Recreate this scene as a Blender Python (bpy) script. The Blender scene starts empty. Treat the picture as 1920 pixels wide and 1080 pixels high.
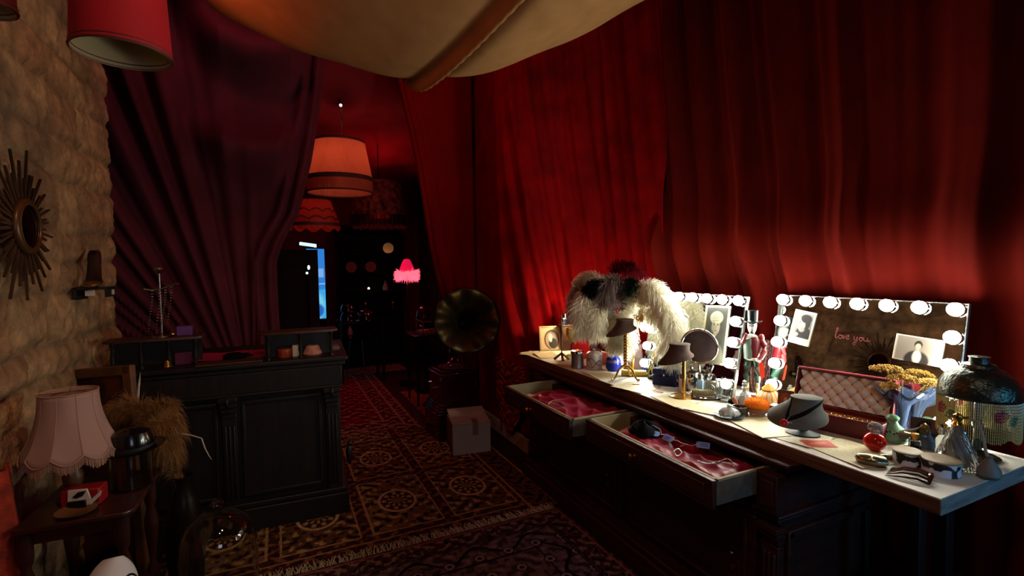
import bpy, math, random
import numpy as np
from mathutils import Vector, Matrix, Euler
C = bpy.context.scene.collection
sc = bpy.context.scene
PI = math.pi
rnd = random.Random(7)

# ------------------------------------------------------------------ helpers
def lin(h):
    h = h.lstrip('#'); v = [int(h[i:i+2], 16)/255 for i in (0, 2, 4)]
    return tuple(x/12.92 if x <= .04045 else ((x+.055)/1.055)**2.4 for x in v)

class MB:
    def __init__(s): s.v = []; s.f = []
    def add(s, V, F, M=None):
        o = len(s.v)
        for p in V:
            p = Vector(p)
            s.v.append(tuple(M @ p) if M is not None else tuple(p))
        s.f += [tuple(i+o for i in f) for f in F]
        return s
    def box(s, cx, cy, cz, sx, sy, sz, M=None):
        V = [(cx+a*sx/2, cy+b*sy/2, cz+c*sz/2) for a in (-1, 1) for b in (-1, 1) for c in (-1, 1)]
        return s.add(V, [(0,1,3,2), (4,6,7,5), (0,4,5,1), (2,3,7,6), (0,2,6,4), (1,5,7,3)], M)
    def prism(s, poly, z0, z1, M=None):
        n = len(poly)
        V = [(x, y, z0) for x, y in poly]+[(x, y, z1) for x, y in poly]
        F = [tuple(range(n))[::-1], tuple(range(n, 2*n))]+[(i, (i+1) % n, n+(i+1) % n, n+i) for i in range(n)]
        return s.add(V, F, M)
    def loft(s, rings, M=None, caps=True, closed=True):
        n = len(rings[0]); V = [p for r in rings for p in r]; F = []
        for j in range(len(rings)-1):
            for i in range(n if closed else n-1):
                k = (i+1) % n
                F.append((j*n+i, j*n+k, (j+1)*n+k, (j+1)*n+i))
        if caps and closed:
            F.append(tuple(range(n))[::-1]); F.append(tuple(range((len(rings)-1)*n, len(rings)*n)))
        return s.add(V, F, M)
    def lathe(s, prof, n=28, c=(0, 0, 0), M=None, caps=True, mod=None):
        R = []
        for j, (r, z) in enumerate(prof):
            ring = []
            for i in range(n):
                a = 2*PI*i/n; rr = max(r, 1e-4); zz = z
                if mod: rr, zz = mod(a, rr, z, j)
                ring.append((c[0]+rr*math.cos(a), c[1]+rr*math.sin(a), c[2]+zz))
            R.append(ring)
        return s.loft(R, M, caps)
    def tube(s, pts, r, n=8, M=None, caps=True):
        P = [Vector(p) for p in pts]; R = []
        up = Vector((0, 0, 1))
        for i, p in enumerate(P):
            t = (P[min(i+1, len(P)-1)]-P[max(i-1, 0)])
            if t.length < 1e-9: t = Vector((0, 0, 1))
            t.normalize()
            u = t.cross(up)
            if u.length < 1e-3: u = t.cross(Vector((1, 0, 0)))
            u.normalize(); w = u.cross(t)
            rr = r[i] if isinstance(r, (list, tuple)) else r
            R.append([tuple(p+(u*math.cos(2*PI*k/n)+w*math.sin(2*PI*k/n))*rr) for k in range(n)])
        return s.loft(R, M, caps)
    def ball(s, c, r, n=14, m=9, M=None, sc_=(1, 1, 1)):
        prof = [(r*math.sin(PI*j/m), -r*math.cos(PI*j/m)) for j in range(m+1)]
        R = [[(c[0]+max(rr, 1e-4)*math.cos(2*PI*i/n)*sc_[0], c[1]+max(rr, 1e-4)*math.sin(2*PI*i/n)*sc_[1], c[2]+z*sc_[2]) for i in range(n)] for rr, z in prof]
        return s.loft(R, M)
    def torus(s, c, R, r, n=24, m=8, M=None, sy=1):
        V = []; F = []
        for i in range(n):
            a = 2*PI*i/n
            for j in range(m):
                b = 2*PI*j/m; q = R+r*math.cos(b)
                V.append((c[0]+q*math.cos(a), c[1]+sy*q*math.sin(a), c[2]+r*math.sin(b)))
        for i in range(n):
            for j in range(m):
                F.append((i*m+j, ((i+1) % n)*m+j, ((i+1) % n)*m+(j+1) % m, i*m+(j+1) % m))
        return s.add(V, F, M)
    def grid(s, fn, nu, nv, M=None):
        V = [fn(i/nu, j/nv) for j in range(nv+1) for i in range(nu+1)]
        F = [(j*(nu+1)+i, j*(nu+1)+i+1, (j+1)*(nu+1)+i+1, (j+1)*(nu+1)+i) for j in range(nv) for i in range(nu)]
        return s.add(V, F, M)

def link(o, parent=None):
    C.objects.link(o)
    if parent is not None: o.parent = parent
    return o
def obj(name, mb, m, parent=None, smooth=True, bevel=0, sub=0, solid=0, loc=None, rot=None, angle=40):
    me = bpy.data.meshes.new(name); me.from_pydata(mb.v, [], mb.f)
    import bmesh
    if len(mb.f) < 60000:
        b = bmesh.new(); b.from_mesh(me); bmesh.ops.recalc_face_normals(b, faces=b.faces); b.to_mesh(me); b.free()
    me.materials.append(m)
    if smooth:
        me.polygons.foreach_set('use_smooth', [True]*len(me.polygons))
        me.set_sharp_from_angle(angle=math.radians(angle))
    me.update()
    o = link(bpy.data.objects.new(name, me), parent)
    if loc is not None: o.location = loc
    if rot is not None: o.rotation_euler = rot
    if solid:
        d = o.modifiers.new('thick', 'SOLIDIFY'); d.thickness = solid; d.offset = -1
    if bevel:
        d = o.modifiers.new('bevel', 'BEVEL'); d.width = bevel; d.segments = 2; d.limit_method = 'ANGLE'; d.angle_limit = math.radians(40)
    if sub:
        d = o.modifiers.new('sub', 'SUBSURF'); d.levels = sub; d.render_levels = sub
    return o
def tag(o, label, cat, group=None, kind=None):
    o['label'] = label; o['category'] = cat
    if group: o['group'] = group
    if kind: o['kind'] = kind
    return o
def thing(name, label, cat, loc=(0, 0, 0), rotz=0, group=None, rot=None):
    o = link(bpy.data.objects.new(name, None)); o.empty_display_size = .05
    o.location = loc; o.rotation_euler = rot if rot else (0, 0, rotz)
    return tag(o, label, cat, group)
def struct(name, mb, m, **k):
    o = obj(name, mb, m, **k); o['kind'] = 'structure'; return o
def facing(x, y):            # turn so that local -Y looks back to where the photographer stood
    return math.atan2(-x, y)
def copy_tree(o, loc, rotz, label, group=None):
    def cp(q, par):
        c = q.copy(); C.objects.link(c)
        if par is not None: c.parent = par
        for ch in q.children: cp(ch, c)
        return c
    r = cp(o, None); r.location = loc; r.rotation_euler = (0, 0, rotz); r['label'] = label
    if group: r['group'] = group
    return r
def ell(cx, cy, cz, rx, ry, n=28, tilt=0, tiltx=0, p=2.0):
    out = []
    for i in range(n):
        a = 2*PI*i/n; ca, sa = math.cos(a), math.sin(a)
        x = math.copysign(abs(ca)**(2/p), ca)*rx; y = math.copysign(abs(sa)**(2/p), sa)*ry
        out.append((cx+x, cy+y, cz+x*math.tan(tilt)+y*math.tan(tiltx)))
    return out

# ------------------------------------------------------------------ materials
MATS = {}
def mat(name, c, r=.5, m=0., tr=0., ior=1.45, em=None, es=0., sheen=0., sheenc=None, c2=None, ns=6., stretch=None,
        bump=0., bs=40., coat=0., attr=False, wave=None, alpha=1., sss=0., trl=0., spec=.5):
    if name in MATS: return MATS[name]
    M = bpy.data.materials.new(name); M.use_nodes = True; nt = M.node_tree; N = nt.nodes; L = nt.links
    b = N['Principled BSDF']; base = (*lin(c), 1)
    b.inputs['Base Color'].default_value = base; b.inputs['Roughness'].default_value = r; b.inputs['Metallic'].default_value = m
    b.inputs['IOR'].default_value = ior; b.inputs['Specular IOR Level'].default_value = spec
    if tr: b.inputs['Transmission Weight'].default_value = tr
    if coat: b.inputs['Coat Weight'].default_value = coat
    if sss:
        b.inputs['Subsurface Weight'].default_value = sss; b.inputs['Subsurface Scale'].default_value = .01
    if sheen:
        b.inputs['Sheen Weight'].default_value = sheen; b.inputs['Sheen Roughness'].default_value = .35
        b.inputs['Sheen Tint'].default_value = (*lin(sheenc or c), 1)
    if em:
        b.inputs['Emission Color'].default_value = (*lin(em), 1); b.inputs['Emission Strength'].default_value = es
    if alpha < 1: b.inputs['Alpha'].default_value = alpha
    tc = N.new('ShaderNodeTexCoord'); src = tc.outputs['Object']
    if stretch:
        mp = N.new('ShaderNodeMapping'); mp.inputs['Scale'].default_value = stretch; L.new(src, mp.inputs['Vector']); src = mp.outputs['Vector']
    col = None
    if attr:
        at = N.new('ShaderNodeAttribute'); at.attribute_name = 'Col'; col = at.outputs['Color']
        if c2:
            nz = N.new('ShaderNodeTexNoise'); nz.inputs['Scale'].default_value = ns; L.new(src, nz.inputs['Vector']); nz.inputs['Detail'].default_value = 6
            mr = N.new('ShaderNodeMapRange'); mr.inputs[1].default_value = .3; mr.inputs[2].default_value = .7; mr.inputs[3].default_value = .6; mr.inputs[4].default_value = 1.25
            L.new(nz.outputs['Fac'], mr.inputs[0])
            mx = N.new('ShaderNodeVectorMath'); mx.operation = 'SCALE'; L.new(col, mx.inputs[0]); L.new(mr.outputs[0], mx.inputs['Scale']); col = mx.outputs[0]
    elif c2:
        if wave:
            nz = N.new('ShaderNodeTexWave'); nz.inputs['Scale'].default_value = ns; nz.inputs['Distortion'].default_value = wave
            nz.inputs['Detail'].default_value = 3; nz.bands_direction = 'X'; out = nz.outputs['Fac']
        else:
            nz = N.new('ShaderNodeTexNoise'); nz.inputs['Scale'].default_value = ns; nz.inputs['Detail'].default_value = 5; out = nz.outputs['Fac']
        L.new(src, nz.inputs['Vector'])
        rp = N.new('ShaderNodeValToRGB'); rp.color_ramp.elements[0].color = base; rp.color_ramp.elements[1].color = (*lin(c2), 1)
        rp.color_ramp.elements[0].position = .32; rp.color_ramp.elements[1].position = .68
        L.new(out, rp.inputs['Fac']); col = rp.outputs['Color']
    if col is not None: L.new(col, b.inputs['Base Color'])
    if bump:
        n2 = N.new('ShaderNodeTexNoise'); n2.inputs['Scale'].default_value = bs; n2.inputs['Detail'].default_value = 4; L.new(src, n2.inputs['Vector'])
        bp = N.new('ShaderNodeBump'); bp.inputs['Strength'].default_value = bump; bp.inputs['Distance'].default_value = .01
        L.new(n2.outputs['Fac'], bp.inputs['Height']); L.new(bp.outputs['Normal'], b.inputs['Normal'])
    if trl:
        t = N.new('ShaderNodeBsdfTranslucent'); t.inputs['Color'].default_value = base
        mx = N.new('ShaderNodeMixShader'); mx.inputs[0].default_value = trl
        L.new(b.outputs[0], mx.inputs[1]); L.new(t.outputs[0], mx.inputs[2]); L.new(mx.outputs[0], N['Material Output'].inputs[0])
        if col is not None: L.new(col, t.inputs['Color'])
    MATS[name] = M; return M

def painted(name, w, h, nx, ny, fn, m, parent=None, axis='xz', thick=0, loc=None, rot=None, bend=None):
    """a sheet w x h standing (xz) or lying (xy), coloured by fn(U,V)->(R,G,B) arrays; U,V run 0..1"""
    u = np.linspace(0, 1, nx+1); v = np.linspace(0, 1, ny+1); U, V = np.meshgrid(u, v)
    X = (U-.5)*w; Z = V*h
    if axis == 'xy': P = np.stack([X, Z, np.zeros_like(X)], -1)
    else: P = np.stack([X, np.zeros_like(X), Z], -1)
    if bend is not None: P = bend(P, U, V)
    idx = np.arange((nx+1)*(ny+1)).reshape(ny+1, nx+1)
    F = np.stack([idx[:-1, :-1], idx[:-1, 1:], idx[1:, 1:], idx[1:, :-1]], -1).reshape(-1, 4)
    me = bpy.data.meshes.new(name)
    me.vertices.add(P.size//3); me.vertices.foreach_set('co', P.reshape(-1).astype(np.float32))
    me.loops.add(F.size); me.loops.foreach_set('vertex_index', F.reshape(-1).astype(np.int32))
    me.polygons.add(len(F)); me.polygons.foreach_set('loop_start', np.arange(0, F.size, 4, dtype=np.int32))
    me.update(calc_edges=True)
    rgb = np.broadcast_to(np.stack(np.broadcast_arrays(*fn(U, V)), -1), U.shape+(3,)).reshape(-1, 3)
    a = me.color_attributes.new('Col', 'FLOAT_COLOR', 'POINT')
    a.data.foreach_set('color', np.concatenate([rgb, np.ones((len(rgb), 1))], 1).reshape(-1).astype(np.float32))
    me.materials.append(m); me.polygons.foreach_set('use_smooth', [True]*len(me.polygons))
    o = link(bpy.data.objects.new(name, me), parent)
    if loc is not None: o.location = loc
    if rot is not None: o.rotation_euler = rot
    if thick:
        d = o.modifiers.new('thick', 'SOLIDIFY'); d.thickness = thick; d.offset = 1 if axis == 'xz' else -1
    return o

def canvas(base):
    """tiny painter for U,V pictures"""
    class K: pass
    k = K(); k.c = None
    def start(U, V): k.U, k.V = U, V; k.c = np.ones(U.shape+(3,))*np.array(lin(base))
    def put(mask, col):
        mk = np.clip(mask, 0, 1)[..., None]; k.c = k.c*(1-mk)+np.array(lin(col))*mk
    def oval(x, y, rx, ry, col, soft=.15, rot=0):
        dx, dy = k.U-x, k.V-y
        if rot: dx, dy = dx*math.cos(rot)+dy*math.sin(rot), -dx*math.sin(rot)+dy*math.cos(rot)
        d = np.sqrt((dx/rx)**2+(dy/ry)**2); put((1-d)/soft+.5, col)
    def rect(x0, y0, x1, y1, col): put(((k.U >= x0) & (k.U <= x1) & (k.V >= y0) & (k.V <= y1)).astype(float), col)
    k.start, k.put, k.oval, k.rect = start, put, oval, rect
    k.out = lambda: (k.c[..., 0], k.c[..., 1], k.c[..., 2])
    return k

def vnoise(x, y, seed=0):
    xi, yi = np.floor(x).astype(np.int64), np.floor(y).astype(np.int64); fx, fy = x-xi, y-yi
    def h(a, b):
        n = (a*374761393+b*668265263+seed*974634777) & 0x7fffffff
        n = ((n ^ (n >> 13))*1274126177) & 0x7fffffff
        return (n & 0xffff)/65535.
    sx, sy = fx*fx*(3-2*fx), fy*fy*(3-2*fy)
    return (h(xi, yi)*(1-sx)+h(xi+1, yi)*sx)*(1-sy)+(h(xi, yi+1)*(1-sx)+h(xi+1, yi+1)*sx)*sy
def fbm(x, y, o=4, seed=0):
    s = 0; a = .5
    for i in range(o): s = s+a*vnoise(x*2**i, y*2**i, seed+i); a *= .5
    return s

# ------------------------------------------------------------------ camera
F_ = 930.; H_ = 1.55; YAW = math.radians(25.2); PITCH = math.atan(44/F_); ROLL = math.radians(.86)
_cy, _sy, _cp, _sp = math.cos(YAW), math.sin(YAW), math.cos(PITCH), math.sin(PITCH)
fwd = Vector((_sy*_cp, _cy*_cp, -_sp)); r0 = Vector((_cy, -_sy, 0)); u0 = r0.cross(fwd)
rgt = r0*math.cos(ROLL)-u0*math.sin(ROLL); upv = u0*math.cos(ROLL)+r0*math.sin(ROLL)
cd = bpy.data.cameras.new('camera'); cam = link(bpy.data.objects.new('camera', cd))
cd.sensor_width = 36; cd.lens = 36*F_/1920; cd.clip_start = .05
cam.matrix_world = Matrix(((rgt.x, upv.x, -fwd.x, 0), (rgt.y, upv.y, -fwd.y, 0), (rgt.z, upv.z, -fwd.z, H_), (0, 0, 0, 1)))
sc.camera = cam
def at(px, py, d):           # survey point of the photograph at distance d into the room
    return Vector((0, 0, H_))+(fwd+rgt*((px-960)/F_)-upv*((py-540)/F_))*d
# ------------------------------------------------------------------ setting
m_floor = mat('floorboards', '#2c1a12', r=.55, c2='#1d110c', ns=3, stretch=(8, .6, 1), bump=.2)
m_dark = mat('dark_plaster', '#120a09', r=.9, c2='#0c0707', ns=4)
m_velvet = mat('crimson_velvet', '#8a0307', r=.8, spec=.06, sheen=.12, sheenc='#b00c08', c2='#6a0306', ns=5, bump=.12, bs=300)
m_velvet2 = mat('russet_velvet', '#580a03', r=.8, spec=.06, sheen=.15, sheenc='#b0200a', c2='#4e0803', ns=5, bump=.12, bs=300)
m_flat = mat('red_wall_cloth', '#7e060a', r=.85, spec=.06, c2='#700509', ns=3)
m_purple = mat('plum_velvet', '#56222e', r=.7, spec=.1, sheen=.25, sheenc='#a05060', c2='#481c26', ns=4, bump=.1, bs=250)
m_cream = mat('cream_linen', '#c08e5c', r=.9, spec=.06, c2='#b28252', ns=8, bump=.25, bs=400, trl=.35)
m_trim = mat('white_trim', '#b9aca0', r=.6, c2='#a89c92', ns=6)
m_attr = mat('woven_pile', '#ffffff', r=.95, spec=.06, attr=True, c2='#000000', ns=25, bump=.5, bs=350)
m_print = mat('printed_surface', '#ffffff', r=.55, attr=True)
m_stone = mat('rough_stone', '#ffffff', r=.9, attr=True, c2='#000000', ns=14, bump=1., bs=60)

struct('floor', MB().box(.6, 4, -.02, 7, 11, .04), m_floor, smooth=False)
struct('ceiling', MB().box(.8, 1.9, 3.92, 4.2, 6, .04), m_dark, smooth=False)
struct('wall_right', MB().box(2.66, 1.6, 1.95, .06, 6.3, 3.9), m_dark, smooth=False)
struct('wall_back', MB().box(1.6, 8.9, 1.7, 6, .06, 3.4), m_dark, smooth=False)
struct('baseboard_right', MB().box(1.80, 4.15, .06, .025, 1.2, .12), m_trim, bevel=.004)

# left wall: courses of rough stone
def stone_wall():
    y0, y1, z0, z1 = .9, 3.93, 0, 3.88; nu, nv = 250, 320
    u = np.linspace(y0, y1, nu+1); v = np.linspace(z0, z1, nv+1); Y, Z = np.meshgrid(u, v)
    Zw = Z+.05*(fbm(Y*2.2, Z*2.2, 3, 5)-.5)*2; Yw = Y+.06*(fbm(Y*3, Z*3, 3, 9)-.5)*2
    edges = [0]; r = random.Random(3)
    while edges[-1] < 4.1: edges.append(edges[-1]+r.uniform(.13, .25))
    edges = np.array(edges); row = np.searchsorted(edges, np.clip(Zw, .001, 4.0))-1
    lo, hi = edges[row], edges[row+1]; dz = np.minimum(Zw-lo, hi-Zw)
    wr = .24+.22*vnoise(row*7.3, row*0+.5, 2); off = vnoise(row*3.1, row*0+2.2, 4)*1.0
    t = (Yw+off)/wr; k = np.floor(t); dy = np.minimum(t-k, 1-(t-k))*wr
    d = np.minimum(dz, dy); st = np.clip(d/.045, 0, 1)**.6
    rid = vnoise(k*5.7+row*2.9, row*9.1+k*1.3, 11)
    h = .022*st*(.6+.8*rid)+.035*(fbm(Y*7, Z*9, 4, 21)-.45)+.022*(fbm(Y*26, Z*30, 3, 31)-.5)
    h[:, -1] -= .05; h[:, -2] -= .015
    X = -.95+np.clip(h, -.03, .06)
    yy = Y+(Y > y1-.02)*.03*(fbm(Y*0+1, Z*6, 3, 8)-.5)*2
    P = np.stack([X, yy, Z], -1).reshape(-1, 3)
    a, b, c = np.array(lin('#b4936a')), np.array(lin('#9a7250')), np.array(lin('#7c6e54'))
    w = rid[..., None]; w2 = np.clip(fbm(Y*5, Z*5, 4, 40)*1.6-.3, 0, 1)[..., None]
    col = (a*(1-w)+b*w)*(.75+.5*w2); col = col*(st[..., None]*.45+.55)+c*(1-st[..., None])*.2
    me = bpy.data.meshes.new('wall_left')
    idx = np.arange((nu+1)*(nv+1)).reshape(nv+1, nu+1)
    Fq = np.stack([idx[:-1, :-1], idx[:-1, 1:], idx[1:, 1:], idx[1:, :-1]], -1).reshape(-1, 4).tolist()
    V = P.tolist(); n = len(V)
    V += [(-1.35, y0, z0), (-1.35, y1, z0), (-1.35, y1, z1), (-1.35, y0, z1)]
    right = idx[:, -1].tolist()
    Fq.append(tuple(right)+(n+2, n+1)); Fq.append((n, n+3, n+2, n+1))
    me.from_pydata(V, [], Fq)
    at_ = me.color_attributes.new('Col', 'FLOAT_COLOR', 'POINT')
    cc = np.concatenate([col.reshape(-1, 3), np.tile(c, (4, 1))]); cc = np.concatenate([cc, np.ones((len(cc), 1))], 1)
    at_.data.foreach_set('color', cc.reshape(-1).astype(np.float32))
    me.materials.append(m_stone); me.polygons.foreach_set('use_smooth', [True]*len(me.polygons))
    o = link(bpy.data.objects.new('wall_left', me)); o['kind'] = 'structure'
stone_wall()

# ---- curtains
def along(path, n):
    P = [Vector((x, y, 0)) for x, y in path]; L = [0]
    for a, b in zip(P, P[1:]): L.append(L[-1]+(b-a).length)
    def f(s):
        s = min(max(s, 0), L[-1])
        for i in range(len(P)-1):
            if s <= L[i+1] or i == len(P)-2:
                q = (s-L[i])/(L[i+1]-L[i]); return P[i].lerp(P[i+1], q)
    def nrm(s):
        t = f(s+.12)-f(s-.12); t.normalize(); return Vector((t.y, -t.x, 0))
    return f, nrm, L[-1]
def pleat(p):
    s = .5+.5*math.sin(p); return s**1.6
def curtain(name, path, z0, z1, fold, nu, nv, m, label, cat='curtain', group=None, z0fn=None):
    f, nrm, T = along(path, nu); C0 = [(f(T*i/nu), nrm(T*i/nu), T*i/nu) for i in range(nu+1)]
    mb = MB()
    def P(u, v):
        p, n, s = C0[round(u*nu)]; zb = z0fn(s) if z0fn else z0
        z = zb+(z1-zb)*v; d = fold(s, z)
        q = p-n*d if False else p+n*d
        return (q.x, q.y, z)
    mb.grid(P, nu, nv)
    return tag(obj(name, mb, m, solid=.006, angle=180), label, cat, group)

def foldA(s, z):
    t = (3.1-z)
    flat = min(max((s-.5)/.22, 0), 1)
    s2 = s-.10*t-.04*t*t*(.3+.7*min(s/2.2, 1))
    a = .055*pleat(2*PI*s2/.17+1.2*math.sin(s2*7))+.03*pleat(2*PI*s2/.41+.6)+.012*pleat(2*PI*s2/.083+2*math.sin(5*s2))
    g = .7+.5*max(0, 1-abs(z-1.0))
    return flat*a*g-.02
curtain('velvet_curtain', [(1.83, 4.74), (1.81, 4.1), (1.80, 3.92), (1.92, 3.76), (2.25, 3.70), (2.47, 3.4), (2.47, 2.70)], .05, 3.88, foldA, 420, 60, m_velvet,
        'crimson velvet curtain in tight folds behind the white feathers, brightest red near the table', group='red wall curtains')
def foldB(s, z):
    t = max(3.1-z, -.3); sc_ = 1.75
    k = .13*max(-1., min(1, (sc_-s)/.9)); s2 = s-k*t*(.6+.25*t)
    dens = .30 if s > 1.15 else .2
    w = 1/(1+math.exp((s2-1.30)*12))
    a = .078*pleat(2*PI*s2/.27+1.3*math.sin(s2*3.3))*w+.03*pleat(2*PI*s2/.115+1.7*math.sin(s2*4))*w+(1-w)*(.045*pleat(2*PI*s2/.42+.5)+.012*pleat(2*PI*s2/.15+s))
    return a-.01+.06*math.exp(-((z-1.64)/.24)**2)
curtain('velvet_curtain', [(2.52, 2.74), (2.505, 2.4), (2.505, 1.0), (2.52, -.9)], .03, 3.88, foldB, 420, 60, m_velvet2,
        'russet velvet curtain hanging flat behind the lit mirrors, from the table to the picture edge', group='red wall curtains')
# red cloth beside the doorway
def door_drape():
    mb = MB()
    def P(u, v):
        z = .05+3.83*v
        xl = 1.06+.02*math.sin(z*3)+(.165 if z > 1.3 else .165)*max(0, 3.35-z)**1.15
        xl = min(xl, 1.62); x = xl+(1.80-xl)*u
        e = math.exp(-(x-xl)/.16)
        y = 4.72-.05*e*pleat((x-xl)*48+.5)-.03*math.exp(-((x-xl-.02)/.03)**2)-.012*pleat(x*9+z*.8)
        return (x, y, z)
    mb.grid(P, 120, 50)
    return tag(obj('doorway_drape', mb, m_flat, solid=.006, angle=180), 'flat dark red cloth pulled to the right of the doorway, behind the gramophone', 'curtain')
door_drape()
# plum drape on the left of the doorway
def plum():
    R = [(3.9, .56), (3.45, .47), (3.3, .41), (2.9, .36), (2.4, .27), (1.98, .163), (1.75, .04), (1.6, -.01), (1.3, -.01), (.05, .02)]
    def xr(z):
        for (za, a), (zb, b) in zip(R, R[1:]):
            if z >= zb: return b+(a-b)*(min(z, za)-zb)/(za-zb)
        return R[-1][1]
    def P(u, v):
        z = .05+3.83*v; xl = -1.25; x = xl+(xr(z)-xl)*u
        t = 3.3-z
        # diagonal folds running down to the right, tightening as they fall
        ph = (x+1.1)/(.62+.0*t)-t*.34
        an = (x+.20)/max(z-.35, .2); wl = 1/(1+math.exp((x+.50-.13*t)*11))
        d1 = (.03+.03*max(z-.35, 0))*pleat(an*62+1.2*math.sin(an*23))*wl+.012*pleat(an*140)*wl
        # swags slung between the two top corners
        cx, cz = .0, 4.0; rr = math.hypot((x-cx)*1.25, z-cz)
        sw = max(0, min(1, (2.5-rr)/.9))*max(0, min(1, (x+.62)/.3))*max(0, min(1, (xr(z)-x-.12)/.12))*max(0, min(1, (z-1.6)/.6))
        d2 = .27*pleat(rr*8.6+.6+.35*math.sin(x*4))*sw
        e = xr(z)-x; d3 = .06*math.exp(-((e-.05)/.03)**2)+.05*math.exp(-((e-.14)/.035)**2)
        d4 = .03*pleat(x*11+t*.3)*max(0, (1.7-z)/1.7)
        return (x, 4.34-d1-d2-d3-d4, z)
    mb = MB().grid(P, 260, 130)
    tag(obj('velvet_drape', mb, m_purple, solid=.006, angle=180), 'plum velvet drape swagged across the left of the doorway behind the counter', 'curtain')
plum()
# patterned dark curtain beyond the counter, below the plum drape
def lace(U, V):
    k = canvas('#171012'); k.start(U, V)
    f = np.sin(U*34+2.4*np.sin(V*40))+np.sin(V*44+2*np.sin(U*29)); k.put((f > .55)*1., '#34262a')
    return k.out()
painted('brocade_curtain', .36, 1.9, 40, 160, lace, m_attr, thick=.006, loc=(-.19, 4.44, .02),
        bend=lambda P, U, V: np.stack([P[..., 0], .02*np.sin(U*30), P[..., 2]], -1))
tag(bpy.data.objects['brocade_curtain'], 'dark brocade curtain with leafy pattern hanging at the edge of the doorway', 'curtain')

# cream canopy slung from the ceiling
def canopy():
    pts = [(-.55, 3.25), (-.32, 3.02), (-.20, 2.93), (0, 2.83), (.3, 2.71), (.55, 2.635), (.8, 2.60), (1.05, 2.62), (1.3, 2.70), (1.6, 2.84), (1.9, 3.01), (2.2, 3.2)]
    def zb(x):
        for (a, za), (b, z2) in zip(pts, pts[1:]):
            if x <= b: 
                q = (x-a)/(b-a); q = max(q, 0); return za+(z2-za)*q
        return pts[-1][1]
    def zs(x): return sum(zb(x+d) for d in (-.1, -.05, 0, .05, .1))/5
    def P(u, v):
        x = -.30+2.45*u; v = v*.84; q = (v-.62)/.62         # v=.62 is the lowest line
        ax = .9*(x-.8)
        y = 2.72-.42*(x-.8)+1.9*(v-.62)
        z = zs(x)+.30*q*q+(.16*q*q*q if q < 0 else 1.5*q*q)
        fx = x-(.80+.16*(.62-v)*2.2)
        z -= .085*math.exp(-(fx/.03)**2)-.075*math.exp(-((fx-.075)/.05)**2)
        z += .006*math.sin(x*13+v*4)
        return (x, y, z)
    mb = MB().grid(P, 200, 90)
    tag(obj('canopy', mb, m_cream, solid=.004, angle=180), 'cream linen canopy sagging from the ceiling with one gathered seam', 'canopy')
canopy()

# ---- rugs
def scroll(x, y, k=1., s=0.):
    return (np.sin(k*31*x+2.3*np.sin(k*23*y+s)+s)+np.sin(k*37*y+2.6*np.sin(k*19*x+1+s))+.7*np.sin(k*(47*x+41*y)+2*np.sin(k*27*(x-y))))
def panel_rug(U, V):
    X = -.62+2.22*U; Y = 2.72+1.95*V
    k = canvas('#43201a'); k.start(U, V)
    sc1 = scroll(X, Y, 2.0); k.put((sc1 > .8)*1., '#7a4a34'); k.put((sc1 < -1.3)*1., '#200f0e')
    px = np.mod(X-.445+.49*4, .49); py = np.mod(Y-2.86+.80, .80); ix = np.floor((X-.445)/.49); iy = np.floor((Y-2.86)/.80)
    inside = (X > -.54) & (X < 1.38) & (Y > 2.86)
    pan = inside & (px < .43) & (py < .73)
    k.put(pan*1., '#745536'); dk = np.mod(ix+iy, 2)
    k.put((pan & (dk > .5))*.75, '#5b3a26')
    s2 = scroll(X, Y, 1.6, 1.3); k.put((pan & (s2 > .75))*1., '#2a1711'); k.put((pan & (s2 < -1.25))*1., '#a9855a'); k.put((pan & (np.abs(s2+.55) < .12))*1., '#6a2a20')
    cx, cy = (px-.215)/.115, (py-.37)/.15; rr = np.sqrt(cx*cx+cy*cy)
    k.put((pan & (rr < 1))*1., '#3b201a'); k.put((pan & (np.abs(rr-1) < .08))*1., '#c09a70')
    k.put((pan & (rr < .85) & (np.sin(9*np.arctan2(cy, cx))*np.sin(rr*11) > .1))*1., '#a8835c')
    ln = inside & (((px < .43) & ((np.abs(py-.006) < .006) | (np.abs(py-.724) < .006))) | ((py < .73) & ((np.abs(px-.006) < .006) | (np.abs(px-.424) < .006))))
    k.put(ln*1., '#a27a54')
    for x0 in (-.56, 1.405, 1.585): k.put((np.abs(X-x0) < .006)*1., '#a87c58')
    k.put((np.abs(Y-2.80) < .005)*1., '#a87c58')
    bd = (X > 1.42) & (X < 1.57); k.put(bd*1., '#5d3a2c'); k.put((bd & (scroll(X, Y, 1.8) > .5))*1., '#22100f')
    return k.out()
o = painted('panel_rug', 2.22, 1.95, 444, 390, panel_rug, m_attr, axis='xy', thick=.008, loc=(.49, 2.72, .009))
tag(o, 'oriental rug of framed brown panels with medallions lying before the dark counter', 'rug')
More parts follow.
